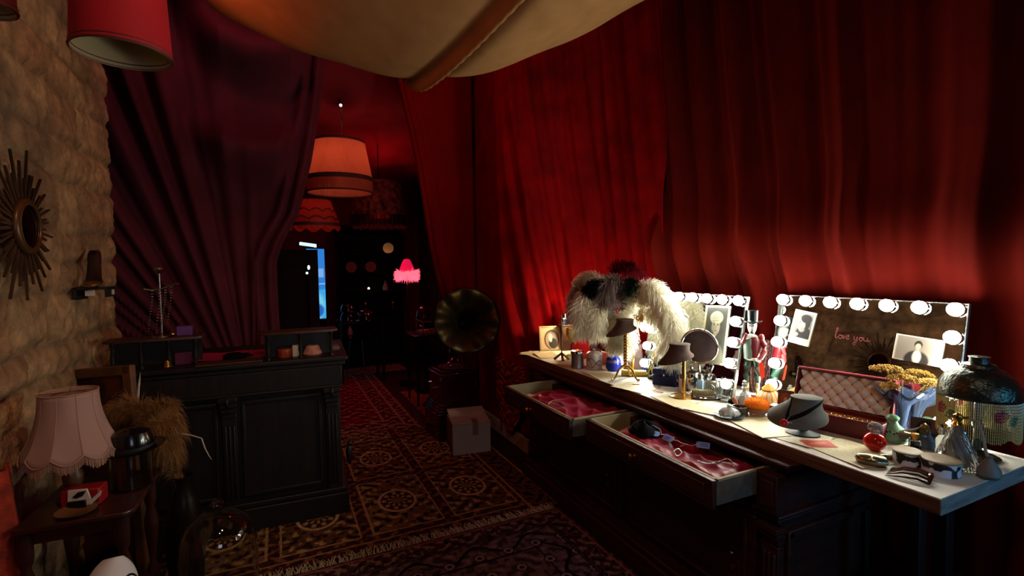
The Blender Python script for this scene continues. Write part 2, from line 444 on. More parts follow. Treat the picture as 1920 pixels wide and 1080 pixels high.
def front_rug(U, V):
    X = -.52+2.07*U; Y = 1.2+1.46*V
    k = canvas('#6c5256'); k.start(U, V)
    e = np.minimum(np.minimum(X+.52, 1.55-X), 2.66-Y)
    s1 = scroll(X, Y, 1.7); k.put((s1 > .6)*1., '#412a30'); k.put((s1 < -1.4)*1., '#86696a')
    b = e < .14; k.put(b*1., '#46282b'); k.put((b & (scroll(X, Y, 2.2) > .45))*1., '#84655e'); k.put((b & (scroll(X, Y, 2.2, 2) > 1.2))*1., '#1d1014')
    for d in (.012, .14, .155, .33): k.put((np.abs(e-d) < .005)*1., '#2a1418')
    k.put((np.abs(e-.02) < .006)*1., '#8a4a48')
    w = np.abs(e-(.24+.05*np.sin(np.where(2.66-Y < np.minimum(X+.52, 1.55-X), X, Y)*19))); k.put((w < .012)*1., '#1f0f14')
    ro = np.sqrt((np.mod(X, .165)-.08)**2+(np.mod(Y+.02, .165)-.08)**2); k.put(((ro < .035) & (e > .16))*1., '#2b171d'); k.put(((np.abs(ro-.02) < .006) & (e > .16))*1., '#93777a')
    return k.out()
o = painted('fringed_rug', 2.07, 1.46, 414, 292, front_rug, m_attr, axis='xy', thick=.012, loc=(.515, 1.2, .0135))
tag(o, 'mauve and dark floral fringed rug in the foreground, overlapping the panelled rug', 'rug')
fr = MB(); r_ = random.Random(5)
for i in range(520):
    x = -.5+2.03*i/520+r_.uniform(-.004, .004)-.515; y = 1.455; l = r_.uniform(.05, .10); dx = r_.uniform(-.03, .03)
    fr.tube([(x, y, -.002), (x+dx*.4, y+l*.5, -.0015), (x+dx, y+l, -.0025)], .0016, 4)
obj('rug_fringe', fr, mat('cotton_fringe', '#b5a68c', r=.95), o)
def red_carpet(U, V):
    X = -.5+1.7*U; Y = 4.68+2.6*V
    k = canvas('#8a1420'); k.start(U, V); s1 = scroll(X, Y, 1.2); k.put((s1 > .7)*1., '#4a0a12'); k.put((s1 < -1.2)*1., '#b0806e')
    e = np.minimum(np.minimum(1.2-X, Y-4.68), X+.5); b = e < .3
    k.put(b*1., '#561018'); k.put((b & (scroll(X, Y, 1.5) > .6))*1., '#a07a6a')
    for d in (.03, .13, .3): k.put((np.abs(e-d) < .012)*1., '#a3826c')
    return k.out()
o = painted('red_carpet', 1.7, 2.6, 200, 300, red_carpet, m_attr, axis='xy', thick=.008, loc=(.35, 4.68, .0085))
tag(o, 'deep red carpet runner leading through the doorway into the back room', 'rug')
def pale_rug(U, V):
    k = canvas('#9a8a78'); k.start(U, V); k.put((scroll(U*1.4, V*.5, 2.) > .5)*1., '#5e4a44'); return k.out()
o = painted('pale_mat', 1.6, .5, 120, 40, pale_rug, m_attr, axis='xy', thick=.008, loc=(.9, 7.35, .0085))
tag(o, 'pale patterned mat at the far end of the red carpet', 'rug')
o = painted('pink_mat', .62, 1.1, 60, 90, lambda U, V: (lambda k: (k.start(U, V), k.put((scroll(U*.6, V, 2.) > .6)*1., '#5e2a2a'), k.out())[-1])(canvas('#a05a54')), m_attr, axis='xy', thick=.008, loc=(1.62, 4.95, .0085))
tag(o, 'faded pink mat under the glass display table in the back room', 'rug')
# ornate shawl hung low on the wall, left of the dressing table
def shawl(U, V):
    k = canvas('#7a1014'); k.start(U, V); s1 = scroll(U*.5, V*.7, 2.2); k.put((s1 > .7)*1., '#b0503c'); k.put((s1 < -1.1)*1., '#3c080c'); return k.out()
o = painted('brocade_shawl', .56, .62, 70, 80, shawl, m_attr, thick=.006, loc=(1.745, 3.78, .11), rot=(0, 0, -PI/2),
            bend=lambda P, U, V: np.stack([P[..., 0], .012*np.sin(U*26), P[..., 2]+(1-V)*.30*np.abs(2*U-.9)**1.6], -1))
tag(o, 'red brocade shawl with curved hem hanging low on the wall above the white skirting', 'shawl')
# cloth in the lower left corner, its orange light put into the colour
def oc(u, v):
    y = 1.55+.81*u; return (-.885+.03*pleat(u*28+v*2)-.02*v, y+.10*(1-v)*u, .02+.85*v)
tag(obj('orange_lit_cloth', MB().grid(oc, 70, 16), mat('orange_lit_plush', '#a02c0e', r=.9, c2='#641808', ns=22, sheen=.4, bump=.5, bs=120), solid=.006, angle=180), 'orange-lit plush cloth in the lower left corner against the stone wall', 'cloth')
# ------------------------------------------------------------------ furniture
m_wood = mat('dark_walnut', '#3a160c', r=.5, c2='#260e08', ns=5, stretch=(1, .25, 6), bump=.12)
m_wood2 = mat('black_oak', '#1e1610', r=.5, c2='#120d0a', ns=5, stretch=(6, 6, .5), bump=.12)
m_pale = mat('pale_drawer_wood', '#9c8a64', r=.7, c2='#867552', ns=4, stretch=(1, 5, 1))
m_slab = mat('plank_edge', '#6b4634', r=.6, c2='#4a2e22', ns=6, stretch=(10, .6, 12), bump=.15)
m_slabend = mat('sawn_end', '#8e8c84', r=.7, c2='#6e6a62', ns=9, stretch=(1, 1, 9), bump=.2)
m_white = mat('white_board', '#d9d4c6', r=.5, c2='#cbc5b6', ns=5)
m_brass = mat('brass', '#b08a4a', r=.25, m=1)
m_steel = mat('polished_silver', '#d8d6d0', r=.12, m=1)
m_satin = mat('crimson_satin', '#8c0c30', r=.46, c2='#780826', ns=4, sheen=.25, sheenc='#ff8aa8')
m_glass = mat('clear_glass', '#f4f6f2', r=.02, tr=1, ior=1.45)
m_mahog = mat('polished_mahogany', '#3c0f0c', r=.2, c2='#26090a', ns=4, stretch=(1, 1, 5), coat=.5)
m_black = mat('black_lacquer', '#0d0c0d', r=.2, coat=.4)
m_blackc = mat('black_velvet', '#080708', r=.9, spec=.1, sheen=.08, sheenc='#404060')

# long white-topped slab
t = thing('dressing_table_top', 'long white-topped plank worktop carrying the lit mirrors and trinkets', 'worktop', (2.02, 2.14, .80))
obj('plank', MB().box(0, 0, .023, .60, 2.78, .046), m_slab, t, bevel=.002)
obj('white_surface', MB().box(0, 0, .048, .599, 2.779, .004), m_white, t, smooth=False)
obj('sawn_end', MB().box(0, -1.3905, .0235, .60, .003, .046), m_slabend, t, smooth=False)['label'] = 'pale sawn plank end'
lg = thing('trestle_leg', 'dark wooden trestle leg under the near end of the white-topped worktop', 'leg', (2.2, .98, 0))
obj('post', MB().box(.07, 0, .39, .05, .05, .79).box(-.12, 0, .39, .05, .05, .79), m_wood2, lg, bevel=.004)
obj('rail', MB().box(0, 0, .3, .36, .04, .06), m_wood2, lg, bevel=.004)

# sideboard under the slab
sb = thing('sideboard', 'dark carved sideboard with two pulled-out drawers under the white-topped worktop', 'sideboard', (1.62, 2.2, 0))
Y0, Y1 = -1.0, 1.02
obj('carcase', MB().box(.33, .01, .40, .56, 1.98, .66), m_wood, sb, bevel=.004)
obj('plinth', MB().box(.30, .01, .05, .68, 2.04, .10).box(.30, .01, .115, .65, 2.02, .03), m_wood, sb, bevel=.008)
cn = MB()
for dx, z0, z1 in ((.012, .765, .778), (.024, .778, .788), (.036, .788, .799)): cn.box(.355-dx/2, .01, (z0+z1)/2, .57+dx, 2.02+dx, z1-z0)
obj('cornice', cn, m_wood, sb, bevel=.003)
obj('waist_moulding', MB().box(.32, .01, .595, .60, 2.02, .018).box(.32, .01, .575, .585, 2.0, .02), m_wood, sb, bevel=.006)
for y in (-.49, .36):
    d = obj('door', MB().box(.045, y, .35, .02, .80, .40), m_wood, sb, bevel=.004)
    fr = MB()
    for (cy, cz, sy, sz) in ((0, .17, .70, .02), (0, -.17, .70, .02), (.35, 0, .02, .36), (-.35, 0, .02, .36)): fr.box(.032, y+cy, .35+cz, .014, sy, sz)
    obj('panel_moulding', fr, m_wood, d, bevel=.005)
    obj('escutcheon', MB().tube([(.03, y-.30, .30), (.022, y-.30, .30)], .012, 12).ball((.018, y-.30, .36), .009), m_brass, d)
for y in (-.955, .86):
    ps = MB().box(.03, y, .68, .05, .085, .15).box(.022, y, .68, .045, .055, .10)
    for k, z in enumerate((.545, .52, .50, .48)): ps.box(.035+.004*k, y, z, .06-.012*k, .09-.008*k, .022)
    ps.box(.04, y, .33, .03, .075, .30)
    for q in (-.02, 0, .02): ps.tube([(.024, y+q, .2), (.024, y+q, .45)], .007, 8)
    obj('pilaster', ps, m_wood, sb, bevel=.004)
fw = MB()
for k in range(4):
    z = .17+.1*k
    fw.torus((0, 0, 0), .036, .007, 16, 6, M=Matrix.Translation((.02, .955, z+.05)) @ Matrix.Rotation(PI/2, 4, 'Y'))
    fw.torus((0, 0, 0), .018, .005, 12, 6, M=Matrix.Translation((.018, .955, z+.05)) @ Matrix.Rotation(PI/2, 4, 'Y'))
fw.box(.03, .905, .35, .03, .018, .46).box(.03, 1.003, .35, .03, .018, .46)
obj('fretwork', fw, m_wood, sb, bevel=.002)
# end panel
ep = MB()
for (x, z, sx, sz) in ((.33, .52, .5, .03), (.33, .15, .5, .03), (.09, .34, .03, .38), (.57, .34, .03, .38)): ep.box(x, -.99, z, sx, .02, sz)
obj('end_moulding', ep, m_wood, sb, bevel=.004)
RG = {}
for _s in (1., 2.6):
    _r = random.Random(int(_s*10)); RG[_s] = [(_r.uniform(-30, 30), _r.uniform(-16, 16), _r.uniform(0, 6), _r.uniform(.006, .016)) for _ in range(5)]
def satin(x0, x1, y0, y1, z, seed):
    def P(u, v):
        x = x0+(x1-x0)*u; y = y0+(y1-y0)*v; e = min(u, 1-u, v, 1-v)
        h = 0
        for (fx, fy, ph, am) in RG[seed]:
            d = math.sin(x*fx+y*fy+ph+.9*math.sin(y*13+ph)+.7*math.sin(x*17-ph)); h += am*(1-abs(d)**.7)
        h += .018*math.sin(x*11+seed)*math.sin(y*9+seed)
        return (x, y, z+.012+h*min(1, e*14)+.004*math.sin(60*x+40*y))
    return MB().grid(P, 46, 90)
DR = []
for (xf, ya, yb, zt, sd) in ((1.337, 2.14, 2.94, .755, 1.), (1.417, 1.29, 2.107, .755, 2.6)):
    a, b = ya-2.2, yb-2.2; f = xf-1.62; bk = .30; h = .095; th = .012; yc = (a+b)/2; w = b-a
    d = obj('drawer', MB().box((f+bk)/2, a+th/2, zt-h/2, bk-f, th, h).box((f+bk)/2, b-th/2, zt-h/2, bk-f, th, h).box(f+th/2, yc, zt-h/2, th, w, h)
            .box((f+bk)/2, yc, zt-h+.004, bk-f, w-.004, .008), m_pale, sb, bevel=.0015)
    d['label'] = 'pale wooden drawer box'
    obj('side_shade', MB().box((f+bk)/2, a-.0012, zt-h/2-.004, bk-f, .0024, h-.008), mat('shade_toned_side', '#57493a', r=.8, c2='#463a2e', ns=6, stretch=(6, 1, 6)), d, smooth=False)['label'] = 'thin brown sheet standing for shade on the drawer side'  # thin darker sheet imitates shade on the drawer's near side
    obj('drawer_front', MB().box(f-.010, yc, zt-.0555, .02, w+.002, .109).box(f-.022, yc, zt-.056, .006, w-.07, .068), m_wood, d, bevel=.003)
    obj('knob', MB().lathe([(.001, .034), (.011, .033), (.017, .026), (.016, .018), (.008, .010), (.007, .004), (.014, 0)], 18, M=Matrix.Translation((f-.024, yc+.02, zt-.056)) @ Matrix.Rotation(-PI/2, 4, 'Y')), m_brass, d)
    DR.append((xf, ya, yb, zt, sd))
for (xf, ya, yb, zt, sd), lb in zip(DR, ('rumpled crimson satin lining the far drawer, under a bare patch of wood', 'rumpled crimson satin lining the near drawer, under blue paper tags')):
    yy = yb-.13
    tag(obj('satin_cloth', satin(xf+.016, 1.70, ya+.016, yy, zt-.052, sd), m_satin, angle=180), lb, 'cloth', 'satin drawer linings')
# things lying in the drawers
zt = .755
tg = mat('blue_card', '#7f9ad8', r=.6, c2='#6f8ac8', ns=20)
def price_tag(x, y, rz, lb, tilt=.25):
    t = thing('price_tag', lb, 'tag', (x, y, zt-.002), group='paper tags in the near drawer', rot=(.35+tilt, 0, facing(x, y)+rz))
    obj('card', MB().prism([(-.028, -.016), (.022, -.016), (.028, -.009), (.028, .009), (.022, .016), (-.028, .016)], 0, .0012), tg, t, smooth=False)
    obj('printed_lines', MB().box(-.006, .006, .0016, .03, .003, .0006).box(-.006, -.001, .0016, .034, .003, .0006).box(-.01, -.008, .0016, .026, .003, .0006), mat('faint_ink', '#4560a8', r=.8), t, smooth=False)
    obj('string', MB().tube([(.026, 0, .001), (.045, .008, -.004), (.07, .004, -.006), (.095, .014, -.012)], .0011, 5), mat('white_string', '#d8d0c4', r=.9), t)
price_tag(1.575, 1.705, -.75, 'blue paper tag lying beside the black pouch in the near drawer')
price_tag(1.645, 1.57, 3.05, 'blue paper tag nearest the sideboard, strung to a bracelet on crimson satin', -.95)
price_tag(1.56, 1.785, -.4, 'small white-strung tag half under the black pouch in the drawer', .1)
pch = thing('velvet_pouch', 'crumpled black velvet pouch lying on crimson satin in the near drawer', 'pouch', (1.56, 1.85, zt-.035))
def pou(a, r, z, j): return r*(1+.10*math.sin(3*a+j)+.03*math.sin(7*a)), z+.008*math.sin(4*a+j)
obj('bag', MB().lathe([(.001, 0), (.06, .004), (.075, .022), (.062, .05), (.03, .066), (.001, .07)], 30, mod=pou), m_blackc, pch)
obj('drawstring', MB().tube([(.02, -.03, .06), (.04, -.06, .045), (.03, -.085, .03), (.06, -.10, .03)], .0025, 6), mat('grey_cord', '#8a8a88', r=.8), pch)
br = MB(); r_ = random.Random(2)
for k in range(22):
    a = 2*PI*k/22; br.ball((.022*math.cos(a), .015*math.sin(a), .003*math.sin(3*a)), .0042, 8, 5)
tag(obj('bracelet', br, m_steel, loc=(1.50, 1.57, zt-.008), rot=(.3, -.2, .4)), 'small silver bead bracelet at the front edge of the near drawer', 'bracelet')
nk = MB()
for k in range(34):
    q = k/33; nk.ball((.05*math.sin(q*5.5), .13*(q-.5), .006*math.sin(9*q)), .0038, 8, 5)
tag(obj('necklace', nk, m_steel, loc=(1.56, 1.42, zt-.008), rot=(0, 0, .5)), 'string of glittering beads on crimson satin at the near end of the drawer', 'necklace')
ch = MB()
for k in range(46):
    q = k/45; ch.ball((-.09+.18*q+.015*math.sin(q*8), .10*math.sin(q*3.2), .006*math.sin(11*q)), .0032, 7, 5)
tag(obj('necklace', ch, m_steel, loc=(1.47, 2.42, zt-.008), rot=(0, 0, .9)), 'thin silver chain across the crimson satin of the far drawer', 'necklace')

# handbag on the floor under the slab
hb = thing('handbag', 'dark leather handbag with metal zip on the floor, bottom right under the worktop', 'handbag', (1.62, .93, 0), .5)
m_lea = mat('dark_leather', '#2c1c28', r=.35, bump=.3, bs=200)
obj('bag_body', MB().loft([ell(0, 0, z, rx, ry, 28, p=3) for z, rx, ry in ((0, .15, .07), (.05, .17, .085), (.14, .165, .08), (.22, .13, .05), (.245, .10, .02))]), m_lea, hb)
obj('handle', MB().tube([(.08*math.cos(a), -.03, .23+.09*math.sin(a)) for a in [PI*k/14 for k in range(15)]], .007, 8), m_lea, hb)
zp = MB()
for k in range(34): zp.box(-.12+.24*k/33, -.06+.035*abs(k-16.5)/16.5-.012, .205+.01*math.cos((k-16.5)*.09), .004, .004, .004)
obj('zip', zp, m_steel, hb)

# ---- dark counter on the left
ct = thing('shop_counter', 'tall black oak panelled counter with carved corbels before the plum drape', 'counter', (.335, 3.24, 0), math.radians(-3))
cb = MB().box(-.60, .36, .50, 1.18, .66, .92)
obj('carcase', cb, m_wood2, ct, bevel=.004)
obj('counter_top', MB().box(-.585, .35, .985, 1.25, .76, .03).box(-.585, .35, .955, 1.22, .72, .03), m_wood2, ct, bevel=.008)
obj('frieze', MB().box(-.59, .02, .88, 1.19, .05, .12).box(-.59, .005, .815, 1.195, .06, .015), m_wood2, ct, bevel=.004)
obj('plinth', MB().box(-.585, .34, .07, 1.22, .74, .14).box(-.585, .345, .155, 1.2, .72, .03), m_wood2, ct, bevel=.006)
for x in (-1.13, -.62, -.06):
    q = MB().box(x, .012, .46, .075, .04, .58)
    for e in (-.022, 0, .022): q.tube([(x+e, -.008, .2), (x+e, -.008, .64)], .008, 8)
    obj('pilaster', q, m_wood2, ct, bevel=.003)
    cbm = MB()
    for k in range(5): cbm.box(x, -.03+.009*k, .80-.033*k, .10-.010*k, .075-.014*k, .028)
    cbm.torus((0, 0, 0), .022, .009, 14, 6, M=Matrix.Translation((x, -.055, .79)) @ Matrix.Rotation(PI/2, 4, 'Y'))
    obj('corbel', cbm, m_wood2, ct, bevel=.004)
for xa, xb in ((-1.11, -.68), (-.56, -.12)):
    q = MB(); xm = (xa+xb)/2; w = xb-xa
    q.box(xm, .024, .49, w, .01, .56)
    for cx, cz, sx, sz in ((xm, .765, w, .022), (xm, .215, w, .022), (xa+.01, .49, .02, .56), (xb-.01, .49, .02, .56)): q.box(cx, .016, cz, sx, .03, sz)
    obj('panel', q, m_wood2, ct, bevel=.004)
obj('carved_boss', MB().ball((.035, .02, .36), .03, sc_=(.7, .8, 2.2)).ball((.04, .02, .43), .018), m_wood2, ct)

def gallery(x0, x1, lb, y=3.30):
    t = thing('gallery_shelf', lb, 'shelf', ((x0+x1)/2, y, 1.0)); w = x1-x0
    obj('shelf_board', MB().prism([(-w/2, -.06), (-w/2+.04, -.09), (w/2-.04, -.09), (w/2, -.06), (w/2, .08), (-w/2, .08)], .15, .166), mat('brown_shelf', '#4a2c1c', r=.5, c2='#382014', ns=8, stretch=(1, 6, 1)), t, bevel=.003)
    n = max(3, int(w/.11))
    for k in range(n):
        x = -w/2+.04+(w-.08)*k/(n-1)
        obj('baluster', MB().lathe([(.014, 0), (.014, .012), (.007, .02), (.012, .05), (.006, .125), (.013, .135), (.013, .15)], 12, c=(x, -.055, 0)), m_wood2, t)
    obj('back_rail', MB().box(0, .07, .075, w-.04, .012, .15), m_wood2, t)
gallery(-.875, -.41, 'left gallery shelf on turned balusters, carrying the necklace stand on the counter', 3.42)
gallery(-.11, .325, 'right gallery shelf on turned balusters at the doorway end of the counter', 3.34)
# necklace stand
ns_ = thing('necklace_stand', 'tall metal stand hung with bead chains, on the left gallery shelf', 'jewellery stand', (-.615, 3.42, 1.166), .1)
m_pew = mat('dull_pewter', '#9c968c', r=.3, m=1)
obj('base', MB().lathe([(.001, 0), (.05, .0), (.045, .008), (.01, .014), (.001, .016)], 24), m_pew, ns_)
obj('post', MB().tube([(0, 0, .01), (0, 0, .37)], .005, 10), m_pew, ns_)
obj('finial', MB().lathe([(.001, .36), (.01, .366), (.026, .385), (.02, .398), (.001, .402)], 16), m_pew, ns_)
obj('crossbar', MB().tube([(-.075, 0, .275), (-.04, 0, .268), (0, 0, .272), (.04, 0, .285), (.07, 0, .295)], .006, 8).torus((.08, 0, .30), .014, .004, 14, 6, M=None), m_pew, ns_)
for x, zt_, l in ((-.05, .268, .235), (-.015, .27, .25), (.012, .27, .20), (.04, .285, .22)):
    q = MB(); n = 30
    for k in range(n):
        a = k/(n-1); q.ball((x+.012*math.cos(2*PI*a)+.006*a, -.012+.006*math.sin(2*PI*a), zt_-.004-l*(1-abs(2*a-1))), .0042, 7, 5)
    obj('bead_chain', q, m_pew, ns_)
tag(obj('gift_box', MB().box(0, 0, .027, .075, .06, .054), mat('violet_card', '#6a3f86', r=.5, c2='#5c3676', ns=20), loc=(-.505, 3.43, 1.167), bevel=.003), 'small violet box standing on the left gallery shelf', 'box')
tag(obj('gift_box', MB().box(0, 0, .035, .08, .05, .07), mat('plum_card', '#5e2040', r=.5, c2='#4e1834', ns=20), loc=(-.515, 3.41, 1.0), bevel=.003), 'dark plum box tucked beneath the left gallery shelf', 'box')
tag(obj('trinket', MB().ball((0, 0, .014), .014), m_brass, loc=(-.56, 3.39, 1.166)), 'little gold ball beside the violet box on the gallery shelf', 'trinket')
tag(obj('bell', MB().lathe([(.024, 0), (.022, .006), (.015, .03), (.009, .045), (.003, .05), (.006, .058), (.001, .064)], 18), m_brass, loc=(-.585, 3.37, 1.0)), 'small brass hand bell under the left gallery shelf', 'bell')
mg = MB().grid(lambda u, v: (-.50+.72*u+.02*math.sin(9*v), 3.42+.28*v, 1.003+.006*pleat(u*22+v*6)+.004*math.sin(v*20)), 50, 20)
tag(obj('counter_cloth', mg, mat('magenta_cloth', '#a01c50', r=.7, sheen=.3, c2='#8c1644', ns=7), angle=180), 'magenta cloth spread over the middle of the dark counter', 'cloth')
gl = thing('glove', 'crumpled black lace glove on the magenta cloth at the counter front', 'glove', (-.26, 3.40, 1.012), .3)
obj('palm', MB().lathe([(.001, 0), (.055, .002), (.06, .014), (.03, .026), (.001, .028)], 22, mod=pou), m_blackc, gl)
for k in range(4): obj('finger', MB().tube([(.03, -.012+.012*k, .012), (.075, -.025+.02*k, .012), (.10, -.03+.022*k, .008)], [.009, .008, .005], 8), m_blackc, gl)
tag(obj('tray', MB().prism([(-.17, -.06), (.17, -.06), (.17, .06), (-.17, .06)], 0, .012), mat('brown_shelf', '#4a2c1c'), loc=(-.27, 3.30, 1.0), bevel=.003), 'flat wooden tray at the front edge of the counter', 'tray')
tag(obj('tin', MB().lathe([(.001, 0), (.04, 0), (.042, .004), (.042, .045), (.04, .052), (.001, .054)], 24), mat('orange_tin', '#a8431a', r=.4, c2='#7c2c10', ns=30), loc=(.02, 3.36, 1.0)), 'round orange tin beneath the right gallery shelf', 'tin')
tag(obj('card_box', MB().box(0, 0, .035, .055, .05, .07), mat('cream_card', '#b9a890', r=.6), loc=(.09, 3.36, 1.0), bevel=.002), 'cream card box beneath the right gallery shelf', 'box')
rf = MB()
for k in range(5): rf.torus((0, 0, .01+.010*k), .045-.004*k, .011, 20, 7, sy=.8)
tag(obj('garter', rf, mat('blush_ruffle', '#b56a5a', r=.9, c2='#c99080', ns=40, bump=.6, bs=90), loc=(.18, 3.36, 1.0)), 'blush ruffled garter beneath the right gallery shelf', 'garter')
pp = MB()
for k in range(6): pp.box(.004*math.sin(k*3), .004*math.cos(k*5), .003+.005*k, .10, .075, .004, M=Matrix.Rotation(.2*math.sin(k*7), 4, 'Z'))
tag(obj('paper_stack', pp, mat('mauve_paper', '#7a5a56', r=.9), loc=(.30, 3.50, 1.0)), 'little stack of mauve papers on the doorway corner of the counter', 'papers')

# ---- gramophone on its pedestal
pd = thing('pedestal_cabinet', 'low dark pedestal cabinet standing behind the white cardboard box', 'cabinet', (1.41, 4.33, 0), .06)
obj('carcase', MB().box(0, 0, .12, .40, .38, .24), m_mahog, pd, bevel=.004)
obj('top_board', MB().box(0, 0, .25, .44, .42, .02), m_mahog, pd, bevel=.005)
gm = thing('gramophone', 'old gramophone with wide flower horn on a polished mahogany case', 'gramophone', (1.41, 4.32, .26), .06)
cs = MB().box(0, 0, .20, .33, .31, .24)
for k, (w, z, h) in enumerate(((.41, .012, .024), (.385, .035, .022), (.36, .056, .02), (.345, .073, .014))): cs.box(0, 0, z, w, w-.02, h)
obj('case', cs, m_mahog, gm, bevel=.005)
obj('lid', MB().box(0, 0, .33, .36, .34, .02).box(0, 0, .35, .31, .29, .02), m_mahog, gm, bevel=.006)
obj('turntable', MB().lathe([(.001, .361), (.125, .361), (.128, .366), (.125, .374), (.001, .374)], 36), mat('wine_felt', '#4a1220', r=.9), gm)
obj('crank', MB().tube([(-.165, -.03, .20), (-.20, -.03, .20), (-.205, -.03, .26)], .006, 8).tube([(-.205, -.03, .26), (-.24, -.03, .262)], .010, 10), m_steel, gm)
obj('tonearm', MB().tube([(.10, .10, .36), (.11, .11, .42), (.06, .05, .44), (-.02, -.04, .42), (-.05, -.07, .385)], [.012, .014, .014, .012, .010], 12).lathe([(.001, 0), (.032, 0), (.032, .014), (.001, .014)], 20, M=Matrix.Translation((-.055, -.075, .39)) @ Matrix.Rotation(1.2, 4, 'Y')), m_steel, gm)
ctr = Vector((0.05, -.26, .81)); ax = Vector((-.30, -.95, .16)).normalized()
Mh = Matrix.Translation(ctr-ax*.52) @ ax.to_track_quat('Z', 'Y').to_matrix().to_4x4()
prof = [(.022, 0), (.026, .06), (.036, .14), (.055, .22), (.085, .30), (.125, .38), (.175, .445), (.225, .49), (.262, .512), (.285, .508)]
def petal(a, r, z, j):
    q = j/9; return r*(1+.035*q*q*abs(math.sin(4.5*a))), z+.018*q*q*math.cos(9*a)
obj('horn', MB().lathe(prof, 108, M=Mh, caps=False, mod=petal), mat('tarnished_brass', '#463a20', r=.45, m=.8, c2='#2c2414', ns=7), gm, solid=.003, angle=80)
ribs = MB()
for k in range(9):
    a = 2*PI*k/9
    pts = [Mh @ Vector((r*math.cos(a)*.985, r*math.sin(a)*.985, z)) for r, z in prof[3:-1]]
    ribs.tube(pts, .0035, 6)
obj('horn_ribs', ribs, m_brass, gm)
p0 = ctr-ax*.52
obj('horn_elbow', MB().tube([p0+ax*.03, p0, p0-ax*.03+Vector((0, .02, -.03)), Vector((.11, .20, .55)), Vector((.12, .16, .45)), Vector((.11, .11, .40))], [.022, .022, .023, .022, .02, .018], 14), mat('shade_dark_brass', '#1c1710', r=.6, m=.5), gm)  # dark elbow colour puts shade into the horn's throat
obj('horn_bracket', MB().tube([(.05, .155, .30), (.06, .21, .45), (.09, .21, .57)], .010, 8), m_steel, gm)

# ---- cardboard box
bx = thing('cardboard_box', 'white cardboard box with taped flaps on the rug before the gramophone', 'box', (1.388, 3.76, 0), -.149)
m_card = mat('white_cardboard', '#a59c98', r=.8, c2='#988f8a', ns=5)
m_kraft = mat('kraft_cardboard', '#7c4a30', r=.85, c2='#6c3e28', ns=5)
m_tape = mat('packing_tape', '#7a6258', r=.35)
obj('carton', MB().box(0, .15, .135, .316, .29, .26), m_card, bx, bevel=.003)
obj('side_wall', MB().box(-.159, .15, .135, .004, .286, .256), m_kraft, bx, smooth=False)['label'] = 'brown side of the carton'
fl = obj('flap', MB().box(0, -.075, 0, .312, .15, .004), m_card, bx, loc=(0, .15, .275), rot=(-.06, 0, 0)); fl.rotation_euler = (.10, 0, 0)
obj('flap', MB().box(0, .075, 0, .312, .15, .004), m_card, bx, loc=(0, .15, .277), rot=(.22, 0, 0))
obj('tape', MB().box(.03, -.0005, .215, .045, .004, .10).box(.03, .07, .270, .045, .14, .003), m_tape, bx, smooth=False)
# ------------------------------------------------------------------ left side: small table and its things
m_tblw = mat('worn_mahogany', '#3a1a10', r=.35, c2='#28100a', ns=5, stretch=(1, 6, 1), coat=.2)
lt = thing('side_table', 'small dark two-tier table with turned legs by the stone wall', 'table', (-.695, 2.475, 0), -.03)
obj('table_top', MB().prism([(-.16, -.24), (.16, -.24), (.185, -.21), (.185, .19), (.16, .22), (-.16, .22)], .638, .66), m_tblw, lt, bevel=.006)
obj('apron', MB().box(0, -.01, .61, .29, .38, .055), m_tblw, lt, bevel=.003)
obj('lower_shelf', MB().box(0, -.01, .20, .30, .40, .018), m_tblw, lt, bevel=.004)
leg = [(.018, 0), (.022, .02), (.012, .05), (.02, .10), (.022, .17), (.024, .19), (.024, .22), (.012, .25), (.016, .30), (.026, .40), (.028, .44), (.014, .50), (.022, .52), (.024, .56), (.024, .64)]
for sx in (-1, 1):
    for sy in (-1, 1): obj('leg', MB().lathe(leg, 16, c=(sx*.14, sy*.19-.01, 0)), m_tblw, lt)

m_shade = mat('blush_shade_silk', '#c4a098', r=.85, c2='#b8948c', ns=4, stretch=(1, 1, .3), trl=.3)
m_frng = mat('blush_fringe', '#a8826e', r=.9)
lp = thing('fringed_table_lamp', 'unlit table lamp with a scalloped blush silk shade and fringe, beside the stone wall', 'lamp', (-.752, 2.46, .66), .2)
obj('lamp_base', MB().lathe([(.001, 0), (.055, 0), (.058, .012), (.035, .022), (.022, .04), (.034, .075), (.036, .10), (.02, .135), (.015, .16), (.001, .165)], 26), mat('turned_pine', '#6d4526', r=.45, c2='#5a371c', ns=6), lp)
obj('lamp_stem', MB().tube([(0, 0, .16), (0, 0, .40)], .006, 8), m_brass, lp)
lp.scale = (.95, .95, .95)
def shp(q): return .158-.062*(1-(1-q)**2.2)+.0*q
nl = 10; Z0, ZT = .185, .445
def scal(a): return abs(math.sin(nl/2*a))
R = []; nn = 160
for j in range(15):
    q = j/14; ring = []
    for i in range(nn):
        a = 2*PI*i/nn; zlo = Z0+.028*(1-scal(a)); r = shp(q)*(1+.018*(scal(a)-.6))
        ring.append((r*math.cos(a), r*math.sin(a), zlo+(ZT-zlo)*q))
    R.append(ring)
sh = obj('lamp_shade', MB().loft(R, caps=False), m_shade, lp, solid=.002, angle=180)
trm = MB()
trm.tube([(1.005*x, 1.005*y, z+.001) for x, y, z in R[0]]+[tuple(R[0][0])], .0028, 6).tube([(x, y, z) for x, y, z in R[-1]]+[tuple(R[-1][0])], .003, 6)
for k in range(nl):
    i = int(nn*k/nl) % nn; trm.tube([(1.006*R[j][i][0], 1.006*R[j][i][1], R[j][i][2]) for j in range(15)], .0014, 5)
obj('shade_braid', trm, m_frng, sh)
